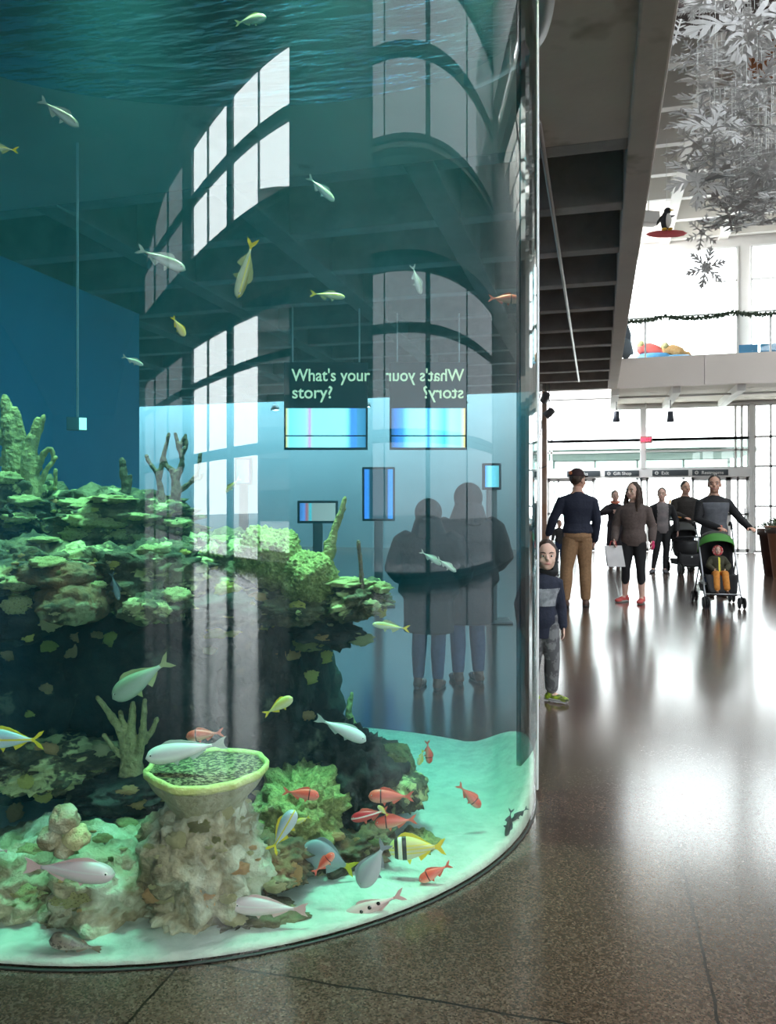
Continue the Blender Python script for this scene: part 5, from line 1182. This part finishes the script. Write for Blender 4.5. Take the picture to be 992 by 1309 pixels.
# door-head signs
M_sign = mat('sign_slate', (.055, .07, .08), rough=.5); M_let = mat('sign_letter', (.80, .82, .80), rough=.5)
for px0, px1, txt, lb in ((725, 767, 'Snacks', 'slate sign over the doors reading Snacks, behind the capped man'), (773, 817, 'Gift Shop', 'slate sign over the doors reading Gift Shop'), (834, 880, 'Exit', 'slate sign over the doors reading Exit'), (885, 931, 'Restrooms', 'slate sign over the doors reading Restrooms')):
    a, b_ = on_y(px0, 606, YW - .15), on_y(px1, 606, YW - .15)
    t = thing('direction_sign', lb, 'sign', (a.x, YW - .15, zh0 + .045)); wd = b_.x - a.x
    b = BM(); box(b, (0, 0, 0), (wd, .028, .17), .004); obj('sign_board', b, M_sign, t)
    me = text_mesh(txt, .135, .003); o = obj('lettering', me, M_let, t, smooth=False); o.location = (.25, -.004, .038); o.rotation_euler = (PI / 2, 0, 0)
    b = BM(); torus(b, (.12, -.004, .085), .042, .009, (0, 1, 0), 20, 6); prism(b, [(.095, .08), (.13, .08), (.13, .065), (.15, .085), (.13, .105), (.13, .09), (.095, .09)], .006, Matrix.Translation((0, -.004, 0))); obj('arrow_symbol', b, M_let, t, smooth=False)
# red exit sign
c = on_y(826, 562, YW - .35)
t = thing('exit_sign', 'red lit EXIT sign hanging over the centre post of the doors', 'sign', c)
b = BM(); box(b, (-.17, -.025, -.10), (.17, .025, .10), .01); obj('case', b, mat('exit_case', (.75, .30, .32), rough=.5), t)
me = text_mesh('EXIT', .14, .003, 'CENTER'); o = obj('lettering', me, emit_mat('exit_red', (1, .05, .12), 2.2), t, smooth=False); o.location = (0, -.028, -.05); o.rotation_euler = (PI / 2, 0, 0)
b = BM(); tube(b, [(0, 0, .1), (0, 0, ZC - c.z)], .012, 6); obj('hanger', b, M_frame, t)
# pendant spotlights
for px, lb in ((788, 'dark cylinder spotlight under the balcony left of the exit sign'), (857, 'dark cylinder spotlight under the balcony right of the exit sign')):
    c = on_y(px, 533, 22.4); t = thing('spotlight', lb, 'lamp', c)
    b = BM(); lathe(b, [(.02, .16), (.075, .15), (.085, -.02), (.105, -.13), (.09, -.13), (.07, -.02)], 18, cap=True); obj('lamp_head', b, mat('spot_dark', (.06, .07, .10), rough=.4), t)
    b = BM(); tube(b, [(0, 0, .15), (0, 0, ZC - c.z)], .014, 6); obj('stem', b, M_fdark, t)
# post with cables left of the doors
c = floor_at(696, 712); c = E1 * .2 * 20.5 + E2 * 20.5
t = thing('post', 'slim rust-coloured post left of the entrance doors', 'post', (c.x, c.y, 0)); b = BM(); box(b, (-.06, -.06, 0), (.06, .06, ZC - .05), .01); obj('shaft', b, mat('post_rust', (.42, .22, .13), (.46, .36, .30), 1.2, .6), t)
b = BM(); box(b, (-.1, -.1, 0), (.1, .1, .03), .005); obj('base_plate', b, M_fdark, t)
b = BM(); tube(b, smooth_path([(-.1, -.08, 4.3), (-.16, -.1, 3.9), (-.06, -.1, 3.5), (-.15, -.1, 3.0), (-.2, -.1, 2.5), (-.1, -.1, 2.35), (.06, -.1, 2.4)], 6), .012, 6)
tag(obj('cable', b, M_fdark), 'dark loose cable hanging beside the rust-coloured post', 'cable').location = (c.x, c.y, 0)
for i, (px, py, lb) in enumerate(((697, 508, 'upper'), (702, 528, 'lower'))):
    c = at(px, py, 19.5); t = thing('spotlight', 'black spotlight clamped above the rust-coloured post, %s of two' % lb, 'lamp', c, .5 + i)
    b = BM(); lathe(b, [(.04, .14), (.09, .11), (.10, -.12), (.08, -.12)], 14, cap=True); bmesh.ops.rotate(b, cent=(0, 0, 0), matrix=Matrix.Rotation(R_(50), 3, 'X'), verts=b.verts[:]); obj('lamp_head', b, M_fdark, t)
    b = BM(); tube(b, [(0, 0, .1), (0, 0, ZC - c.z)], .012, 6); obj('stem', b, M_fdark, t)
# balcony railing with garland, floats behind it
rl = thing('railing', 'glass and metal railing along the balcony edge', 'railing', (0, 21.0, 5.1)); x0, x1 = .55, 6.6
b = BM(); tube(b, [(x0, 0, 1.05), (x1, 0, 1.05)], .025, 8); obj('top_rail', b, M_frame, rl)
for px in (800, 825, 943, 985):
    X = on_y(px, 420, 21).x; b = BM(); box(b, (X - .022, -.02, 0), (X + .022, .02, 1.05), .004); obj('post', b, M_frame, rl)
b = BM(); box(b, (x0, -.006, .08), (x1, .006, .98)); obj('glass_panel', b, glass_mat('rail_glass', (.95, .97, .97)), rl, smooth=False)
b = BM(); r2 = random.Random(3); M_gar = mat('garland_green', (.05, .085, .05), (.10, .13, .10), 20, .8)
X = x0; pts = []
while X < x1:
    f = (X * 1.0) % 1.6 / 1.6; pts.append(Vector((X, -.05, 1.06 - .10 * 4 * f * (1 - f)))); X += .07
tube(b, pts, .02, 6)
for p in pts:
    for k in range(9):
        v = Vector((r2.uniform(-1, 1), r2.uniform(-.8, .8), r2.uniform(-1, 1))).normalized() * r2.uniform(.05, .11); tube(b, [p, p + v * .6, p + v], [.018, .022, .004], 4, ends=False)
g = obj('garland', b, M_gar); tag(g, 'dark green garland swagged along the balcony railing', 'garland'); g.location = (0, 21.0, 5.1)
M_fl = mat('float_blue', (.06, .25, .46), rough=.5); M_flr = mat('float_red', (.66, .12, .10), rough=.5)
for px, wpx, hz, lb, tp in ((834, 44, .42, 'blue play boat with red and white top on the balcony, left one', M_flr), (864, 40, .34, 'low blue play boat with tan top on the balcony, right one', M_oran)):
    c = on_y(px, 440, 22.6); c.z = 5.1; k = .0224 * wpx
    t = thing('play_boat', lb, 'toy', c); b = BM(); rings(b, [[Vector((k * .5 * w_ * math.cos(a) * (1.15 if math.cos(a) > 0 else 1), .3 * w_ * math.sin(a), z)) for a in [2 * PI * i / 28 for i in range(28)]] for z, w_ in ((.0, .8), (.15, 1), (hz * .8, .92), (hz, .7))]); obj('hull', b, M_fl, t)
    b = BM(); tube(b, smooth_path([(-k * .35, 0, hz + .14), (-k * .1, 0, hz + .16), (k * .2, 0, hz + .03), (k * .4, 0, hz - .02)], 4), [.09] * 4 + [.1] * 4 + [.07] * 4 + [.05], 10, flat=1.6); obj('deck', b, tp, t)
    b = BM(); ball(b, (-k * .32, 0, hz + .28), .11, 14, 10); obj('head', b, M_cream, t)
for px0, px1, lb in ((944, 969, 'blue panel behind the balcony railing, left of the slim post'), (972, 1004, 'blue panel behind the balcony railing, right of the slim post')):
    a, e = on_y(px0, 440, 21.6), on_y(px1, 440, 21.6); b = BM(); box(b, (a.x, 21.58, 5.1), (e.x, 21.63, 5.46), .01); tag(obj('barrier_panel', b, M_fl), lb, 'panel')
b = BM(); tube(b, smooth_path([at(808, 452, 19.9), at(803, 430, 19.9), at(797, 412, 19.9), at(794, 395, 19.9)], 5), [.05] * 5 + [.09] * 5 + [.12] * 5 + [.10], 12); ball(b, at(800, 446, 19.9), (.16, .16, .26)); o = obj('tail_sculpture', remesh(b, .02, 2), mat('tail_grey', (.13, .17, .21), rough=.5)); tag(o, 'grey curved tail sculpture leaning at the left end of the balcony', 'sculpture')
# snowflakes -------------------------------------------------------------
M_snow, nt_, out_ = newmat('silver_paper')
_d = N(nt_, 'BsdfPrincipled'); _d.inputs['Base Color'].default_value = (.60, .59, .58, 1); _d.inputs['Roughness'].default_value = .32; _t = N(nt_, 'BsdfTranslucent'); _t.inputs[0].default_value = (.62, .61, .60, 1)
_m = N(nt_, 'MixShader'); _m.inputs[0].default_value = .42; nt_.links.new(_d.outputs[0], _m.inputs[1]); nt_.links.new(_t.outputs[0], _m.inputs[2]); nt_.links.new(_m.outputs[0], out_.inputs[0])
def flake_mesh(kind, seed):
    r2 = random.Random(seed); bm = BM(); th = .006
    for a in range(6):
        M = Matrix.Rotation(a * PI / 3, 4, 'Y')
        prism(bm, [(-.035, .0), (.035, .0), (.028, .5), (.05, .86), (0, 1.0), (-.05, .86), (-.028, .5)], th, M)
        for z, ln, an in (((.34, .30, 52), (.56, .30, 50), (.76, .17, 48)) if kind == 0 else ((.30, .42, 34), (.52, .34, 34), (.72, .2, 34)) if kind == 1 else ((.42, .22, 60), (.66, .30, 55))):
            for s in (-1, 1):
                Mb = M @ Matrix.Translation((0, 0, z)) @ Matrix.Rotation(R_(an) * s, 4, 'Y'); wd = .027 if kind != 1 else .038
                prism(bm, [(-wd, -.01), (wd, -.01), (wd * 1.2, ln * .6), (0, ln), (-wd * 1.2, ln * .6)], th, Mb)
        if kind == 1: prism(bm, [(-.09, .05), (.09, .05), (.06, .3), (-.06, .3)], th, M @ Matrix.Rotation(PI / 6, 4, 'Y'))
    prism(bm, [(.2 * math.cos(PI * k / 6) * (1 if k % 2 else .8), .2 * math.sin(PI * k / 6) * (1 if k % 2 else .8)) for k in range(12)], th)
    bmesh.ops.subdivide_edges(bm, edges=[e for e in bm.edges if e.calc_length() > .2], cuts=3)
    for v in bm.verts:                                                    # the paper curls
        rr = math.hypot(v.co.x, v.co.z); an = math.atan2(v.co.z, v.co.x); v.co.y += .07 * rr * rr * math.sin(3 * an + seed) + .05 * math.sin(rr * 7 + seed)
    me = bpy.data.meshes.new('flake'); bm.normal_update(); bm.to_mesh(me); bm.free(); me.materials.append(M_snow); return me
FL = [flake_mesh(i % 3, i) for i in range(5)]
bmt = BM(); tube(bmt, [(0, 0, .95), (0, 0, 2.6)], .006, 4); ME_TH = bpy.data.meshes.new('thread'); bmt.to_mesh(ME_TH); bmt.free(); ME_TH.materials.append(M_let)
def flake(px, py, d, rpx, tilt, spin, label, kind, yaw=0):
    t = thing('paper_snowflake', label, 'decoration', at(px, py, d), TH + yaw, 'paper snowflakes hanging over the hall'); s = rpx * d / 1000; t.scale = (s, s, s)
    o = bpy.data.objects.new('flake', FL[kind % 5]); link(o, t); o.rotation_euler = Matrix.Rotation(R_(tilt), 3, 'X').to_euler() if not spin else (Matrix.Rotation(R_(tilt), 3, 'X') @ Matrix.Rotation(R_(spin), 3, 'Y')).to_euler()
    o = bpy.data.objects.new('thread', ME_TH); link(o, t); return t
for a in [(903, 342, 10.5, 29, 4, 12, 'silver paper snowflake hanging lowest, alone before the bright upper window', 1),
          (892, 228, 8.6, 50, -20, 8, 'large grey paper snowflake facing the viewer above the lone lowest one', 1),
          (912, 160, 8.2, 54, -30, 25, 'large grey paper snowflake facing the viewer in the middle of the cluster', 1),
          (945, 25, 7.6, 85, -25, 10, 'largest paper snowflake, at the top edge of the photograph', 1),
          (898, 297, 10.2, 24, 20, 5, 'small silver paper snowflake just above the lone lowest one', 0),
          (866, 40, 8.6, 34, -35, 20, 'tilted paper snowflake by the concrete beam at the top edge', 0),
          (975, 130, 9.0, 40, -40, 15, 'tilted paper snowflake at the right edge in the middle of the cluster', 2)]: flake(*a)
r2 = random.Random(11)
LBF = 'silver paper snowflake hanging almost flat in the crowded cluster over the hall'
for i in range(112):
    py = r2.uniform(-20, 285); lft = 868 - py * .115 + 18
    if py > 190: lft = 905 + r2.uniform(0, 30) if py > 210 else lft
    px = r2.uniform(lft, 1000) if i < 84 else r2.uniform(925, 1005); py = py if i < 84 else r2.uniform(195, 292); d = r2.uniform(6.5, 10.8)
    flake(px, py, d, r2.uniform(22, 48), r2.choice((-1, 1)) * r2.uniform(62, 88), r2.uniform(0, 60), LBF, i, r2.uniform(-.5, .5))
# penguin on red surfboard hanging
c = at(852, 299, 16.5); t = thing('penguin_ornament', 'hanging penguin ornament riding a red surfboard', 'decoration', c, TH - .1)
b = BM(); rings(b, [[Vector((x, .13 * w_ * math.cos(a), .02 * x * x + .05 * w_ * math.sin(a))) for a in [2 * PI * k / 16 for k in range(16)]] for x, w_ in ((-.42, .05), (-.36, .55), (-.2, .95), (0, 1.05), (.2, 1), (.34, .7), (.42, .05))]); bmesh.ops.rotate(b, cent=(0, 0, 0), matrix=Matrix.Rotation(R_(45), 3, 'X'), verts=b.verts[:]); obj('surfboard', b, mat('board_red', (.60, .10, .11), rough=.5), t)
b = BM(); ball(b, (-.02, 0, .27), (.10, .10, .20), 18, 12); ball(b, (.02, 0, .48), .075, 14, 10); tube(b, [(-.1, 0, .36), (-.17, .0, .26), (-.2, 0, .18)], [.03, .03, .01], 8); tube(b, [(.08, 0, .36), (.17, .0, .38)], [.03, .012], 8); obj('body', remesh(b, .012, 1), mat('penguin_black', (.02, .02, .025), rough=.6), t)
b = BM(); ball(b, (.02, -.06, .26), (.07, .06, .15), 14, 10); obj('belly', b, M_eyeb, t)
b = BM(); tube(b, [(.06, -.05, .48), (.13, -.08, .465)], [.022, .004], 8); obj('beak', b, mat('beak_yellow', (.80, .52, .04), rough=.5), t)
for s in (-1, 1): b = BM(); ball(b, (s * .06, -.06, .08), (.055, .07, .025), 12, 8); obj('foot', b, bpy.data.materials['beak_yellow'], t)
b = BM(); tube(b, [(0, 0, .5), (0, 0, 2.0)], .006, 4); obj('thread', b, M_let, t)
c = at(829, 280, 17.5); t = thing('ceiling_speaker', 'pale box speaker hanging beside the concrete beam above the penguin', 'speaker', c, TH + .2); b = BM(); box(b, (-.26, -.15, -.13), (.2, .15, .14), .02); obj('case', b, M_white, t); b = BM(); tube(b, [(0, 0, .1), (0, 0, 1.6)], .012, 6); obj('hanger', b, M_frame, t)
c = at(984, 72, 13.4); t = thing('ceiling_panel', 'rust-orange box panel hanging under the high ceiling at the right edge', 'panel', c); b = BM(); box(b, (-.32, -.2, -.45), (.8, .2, .45), .01); obj('case', b, mat('rust_panel', (.34, .13, .05), rough=.6), t); b = BM(); tube(b, [(0, 0, .4), (0, 0, 1.2)], .012, 6); obj('hanger', b, M_frame, t)
b = BM(); box(b, (.5, 12.1, 8.6), (9.5, 12.9, 9.08), .01); tag(obj('duct', b, mat('duct_brown', (.07, .05, .045), rough=.7)), 'long dark brown duct box crossing under the high ceiling behind the snowflakes', 'duct')
# planters
M_terra = mat('terracotta', (.46, .21, .11), (.40, .18, .10), 5, .75, bump=.2); M_terrad = mat('terracotta_dark', (.13, .06, .045), (.10, .05, .04), 5, .8, bump=.2); M_leaf = mat('leaf', (.05, .085, .04), (.09, .13, .06), 12, .6)
for px, d, m, lb, sc, dy in ((1004, 14.4, M_terra, 'tall terracotta planter with green plants cut by the right frame edge', 1, 0), (990, 15.3, M_terrad, 'darker brown planter standing behind the terracotta one', .92, 1)):
    p = E1 * ((px - 496) / 1000 * d) + E2 * d; t = thing('potted_plant', lb, 'plant', p); t.scale = (sc, sc, sc)
    b = BM(); lathe(b, [(.19, 0), (.20, .01), (.30, .85), (.335, .86), (.335, .98), (.31, .98), (.29, .90), (.27, .88)], 32); obj('pot', b, m, t)
    b = BM(); lathe(b, [(.337, .845), (.340, .845), (.341, .955), (.337, .955)], 32); obj('rim_band', b, mat('rim_brown', (.10, .07, .06), rough=.7), t)
    b = BM(); lathe(b, [(.285, .90), (.15, .93), (.01, .94)], 24, cap=True); obj('soil', b, mat('soil', (.03, .02, .014), rough=.95), t)
    b = BM(); rr = random.Random(5 + dy)
    for k in range(120):
        a = rr.uniform(0, 2 * PI); r0 = rr.uniform(.0, .36); q = Vector((r0 * math.cos(a), r0 * math.sin(a), .97 + rr.uniform(0, .20) - r0 * .2)); dv = Vector((math.cos(a), math.sin(a), rr.uniform(-.3, .6))).normalized()
        s_ = dv.cross(Vector((0, 0, 1))).normalized(); L_ = rr.uniform(.07, .13)
        tube(b, [q, q + dv * L_ * .5 + Vector((0, 0, .01)), q + dv * L_], [.004, .03, .004], 6, ends=False, flat=.3)
    for k in range(14):
        a = 2 * PI * k / 14; tube(b, [(.1 * math.cos(a), .1 * math.sin(a), .92), (.22 * math.cos(a), .22 * math.sin(a), 1.08)], .007, 5)
    obj('foliage', b, M_leaf, t)
# displays beyond the tank ------------------------------------------------
def screen_mat(name, cols, st=1.0):  # ramps also hold refraction's chromatic fringes, painted in as screen colour
    m, nt, out = newmat(name); L = nt.links.new; tc = N(nt, 'TexCoord'); s = N(nt, 'SeparateXYZ'); L(tc.outputs['Generated'], s.inputs[0])
    cr = N(nt, 'ValToRGB'); e = cr.color_ramp.elements; e[0].position = cols[0][0]; e[0].color = rgba(cols[0][1]); e[1].position = cols[-1][0]; e[1].color = rgba(cols[-1][1])
    for p, c in cols[1:-1]: q = e.new(p); q.color = rgba(c)
    L(s.outputs[0], cr.inputs[0]); em = N(nt, 'Emission'); em.inputs[1].default_value = st; L(cr.outputs[0], em.inputs[0]); L(em.outputs[0], out.inputs[0]); return m
S_A = screen_mat('screen_a', [(0, (1, .5, .1)), (.05, (.3, .8, 1)), (.24, (.5, .9, 1)), (.3, (.9, .3, .5)), (.34, (.5, .9, 1)), (.74, (.5, .95, 1)), (.82, (.1, .25, 1)), (.9, (.1, .25, .4)), (1, (.06, .18, .3))], 1.6)
S_B = screen_mat('screen_b', [(0, (.05, .1, .2)), (.15, (.1, .3, 1)), (.25, (.45, .9, 1)), (.45, (.5, .95, 1)), (.5, (.1, .3, 1)), (.56, (.5, .9, 1)), (.72, (.1, .5, 1)), (.8, (.5, .95, 1)), (.93, (.4, .9, 1)), (1, (1, .5, .1))], 1.6)
M_navy = mat('sign_navy', (.02, .03, .045), rough=.5); M_txt = emit_mat('sign_text_lit', (.95, .90, .55), .75)
def story(px0, px1, d, flip, sm_, lb):
    a, e = at(px0, 575, d), at(px1, 575, d); wd = (e - a).length; k = d / 1000
    t = thing('story_display', lb, 'display', a, TH)
    b = BM(); box(b, (0, 0, 0), (wd, .06, 112 * k), .006); obj('case', b, M_navy, t)
    b = BM(); box(b, (.03, -.008, 3 * k), (wd - .03, 0, 53 * k)); sc_ = obj('screen', b, sm_, t, smooth=False)
    b = BM(); box(b, (.02, -.014, 17 * k), (wd - .02, -.008, 18.6 * k)); obj('screen_bar', b, M_navy, t, smooth=False)
    for i, (tx, z) in enumerate((("What's your", 88), ('story?', 66))):
        me = text_mesh(tx, 22 * k, .003); o = obj('lettering', me, M_txt, t, smooth=False); o.scale = (.9 if not flip else -.9, 1, 1) if i == 0 else (.98 if not flip else -.98, 1, 1)
        o.location = (10 * k if not flip else wd - 4 * k, -.006, z * k); o.rotation_euler = (PI / 2, 0, 0)
    for x in (.1 * wd, .9 * wd):
        b = BM(); tube(b, [(x, .03, 112 * k), (x, .03, ZC - a.z)], .015, 6); obj('hanger', b, M_frame, t)
story(363, 470, 12, False, S_A, "hanging dark display reading What's your story? over a bright screen, seen through the tank")
story(498, 597, 12.4, True, S_B, "mirror image of the story display modelled as a second sign, seen through the tank at right")  # reflection of the first display, built as a solid mirrored sign
def kiosk(px0, px1, py0, py1, d, sm_, lb, cs=None):
    a, e = at(px0, py1, d), at(px1, py1, d); wd = (e - a).length; hz = (py1 - py0) * d / 1000
    t = thing('display_kiosk', lb, 'display', Vector((a.x, a.y, 0)), TH); z0 = a.z
    b = BM(); box(b, (0, 0, z0), (wd, .08, z0 + hz), .01); obj('case', b, cs or M_navy, t)
    b = BM(); box(b, (.03, -.008, z0 + .03), (wd - .03, 0, z0 + hz - .03)); obj('screen', b, sm_, t, smooth=False)
    b = BM(); box(b, (wd / 2 - .06, .01, .02), (wd / 2 + .06, .07, z0), .008); obj('stand', b, M_fdark, t); b = BM(); box(b, (wd / 2 - .22, -.14, 0), (wd / 2 + .22, .22, .025), .008); obj('foot', b, M_fdark, t)
kiosk(380, 432, 640, 669, 9.5, screen_mat('screen_c', [(0, (.1, .2, .5)), (.12, (.2, .4, .9)), (.2, (.8, .15, .15)), (.3, (.1, .7, .75)), (.36, (.55, .45, .40)), (1, (.60, .52, .46))], .8), 'low landscape screen with a beige picture and a painted rainbow fringe, seen through the tank')
kiosk(300, 322, 585, 620, 10, screen_mat('screen_d', [(0, (.2, .8, .9)), (.6, (.3, .7, 1)), (.8, (.4, .2, .9)), (1, (.3, .1, .4))], 1.2), 'narrow blue-violet screen behind the reef, seen through the tank left of the bushy coral')
kiosk(617, 641, 592, 626, 9, screen_mat('screen_e', [(0, (.1, .4, 1)), (.3, (.3, .8, 1)), (1, (.15, .5, .55))], 1.0), 'narrow cyan screen near the right side, seen through the tank')
kiosk(463, 505, 597, 666, 10.5, screen_mat('screen_f', [(0, (.1, .3, 1)), (.14, (.1, .35, .9)), (.2, (.04, .08, .11)), (.8, (.05, .09, .12)), (.86, (.1, .35, 1)), (1, (.1, .4, 1))], .9), 'dark portrait screen with painted blue fringes, seen through the tank')
# hanging green exit sign in the blue hall
c = at(99, 542, 6.6); t = thing('exit_sign', 'small green-lit exit sign hanging in the dim blue hall beyond the tank', 'sign', c, TH + .35)
b = BM(); box(b, (-.085, -.03, -.055), (.075, .03, .055), .006); obj('case', b, mat('exit_grey', (.25, .30, .30), rough=.5), t)
b = BM(); box(b, (.015, -.036, -.05), (.072, -.03, .05)); obj('lit_face', b, emit_mat('exit_green', (.5, 1, .75), 2.2), t, smooth=False)
b = BM(); tube(b, [(0, 0, .05), (0, 0, ZC - c.z)], .012, 6); obj('hanger', b, M_frame, t)
# tower block outside the tall windows, seen mirrored in the tank
dvv = Vector((.80, -.60, 0)); bx = dvv * 75 + Vector((-8, -4, 0)); t = thing('apartment_block', 'grey apartment block with balconies outside the tall windows, mirrored in the tank', 'building', bx, math.atan2(dvv.y, dvv.x) - PI / 2)
b = BM(); box(b, (-12, 0, 0), (3.0, 12, 32)); obj('facade', b, mat('tower_wall', (.09, .085, .085), rough=.8), t, smooth=False)
for i in range(10): b = BM(); box(b, (-12, -1.2, 2.9 + i * 3), (3.0, .0, 4.0 + i * 3), .05); obj('balcony', b, mat('tower_slab', (.13, .125, .125), rough=.8) if i == 0 else bpy.data.materials['tower_slab'], t, smooth=False)
for o in bpy.data.objects:
    if o.parent is None and o.type in ('CAMERA', 'LIGHT'): o['kind'] = 'structure'

bpy.data.scenes.remove(TMPS)
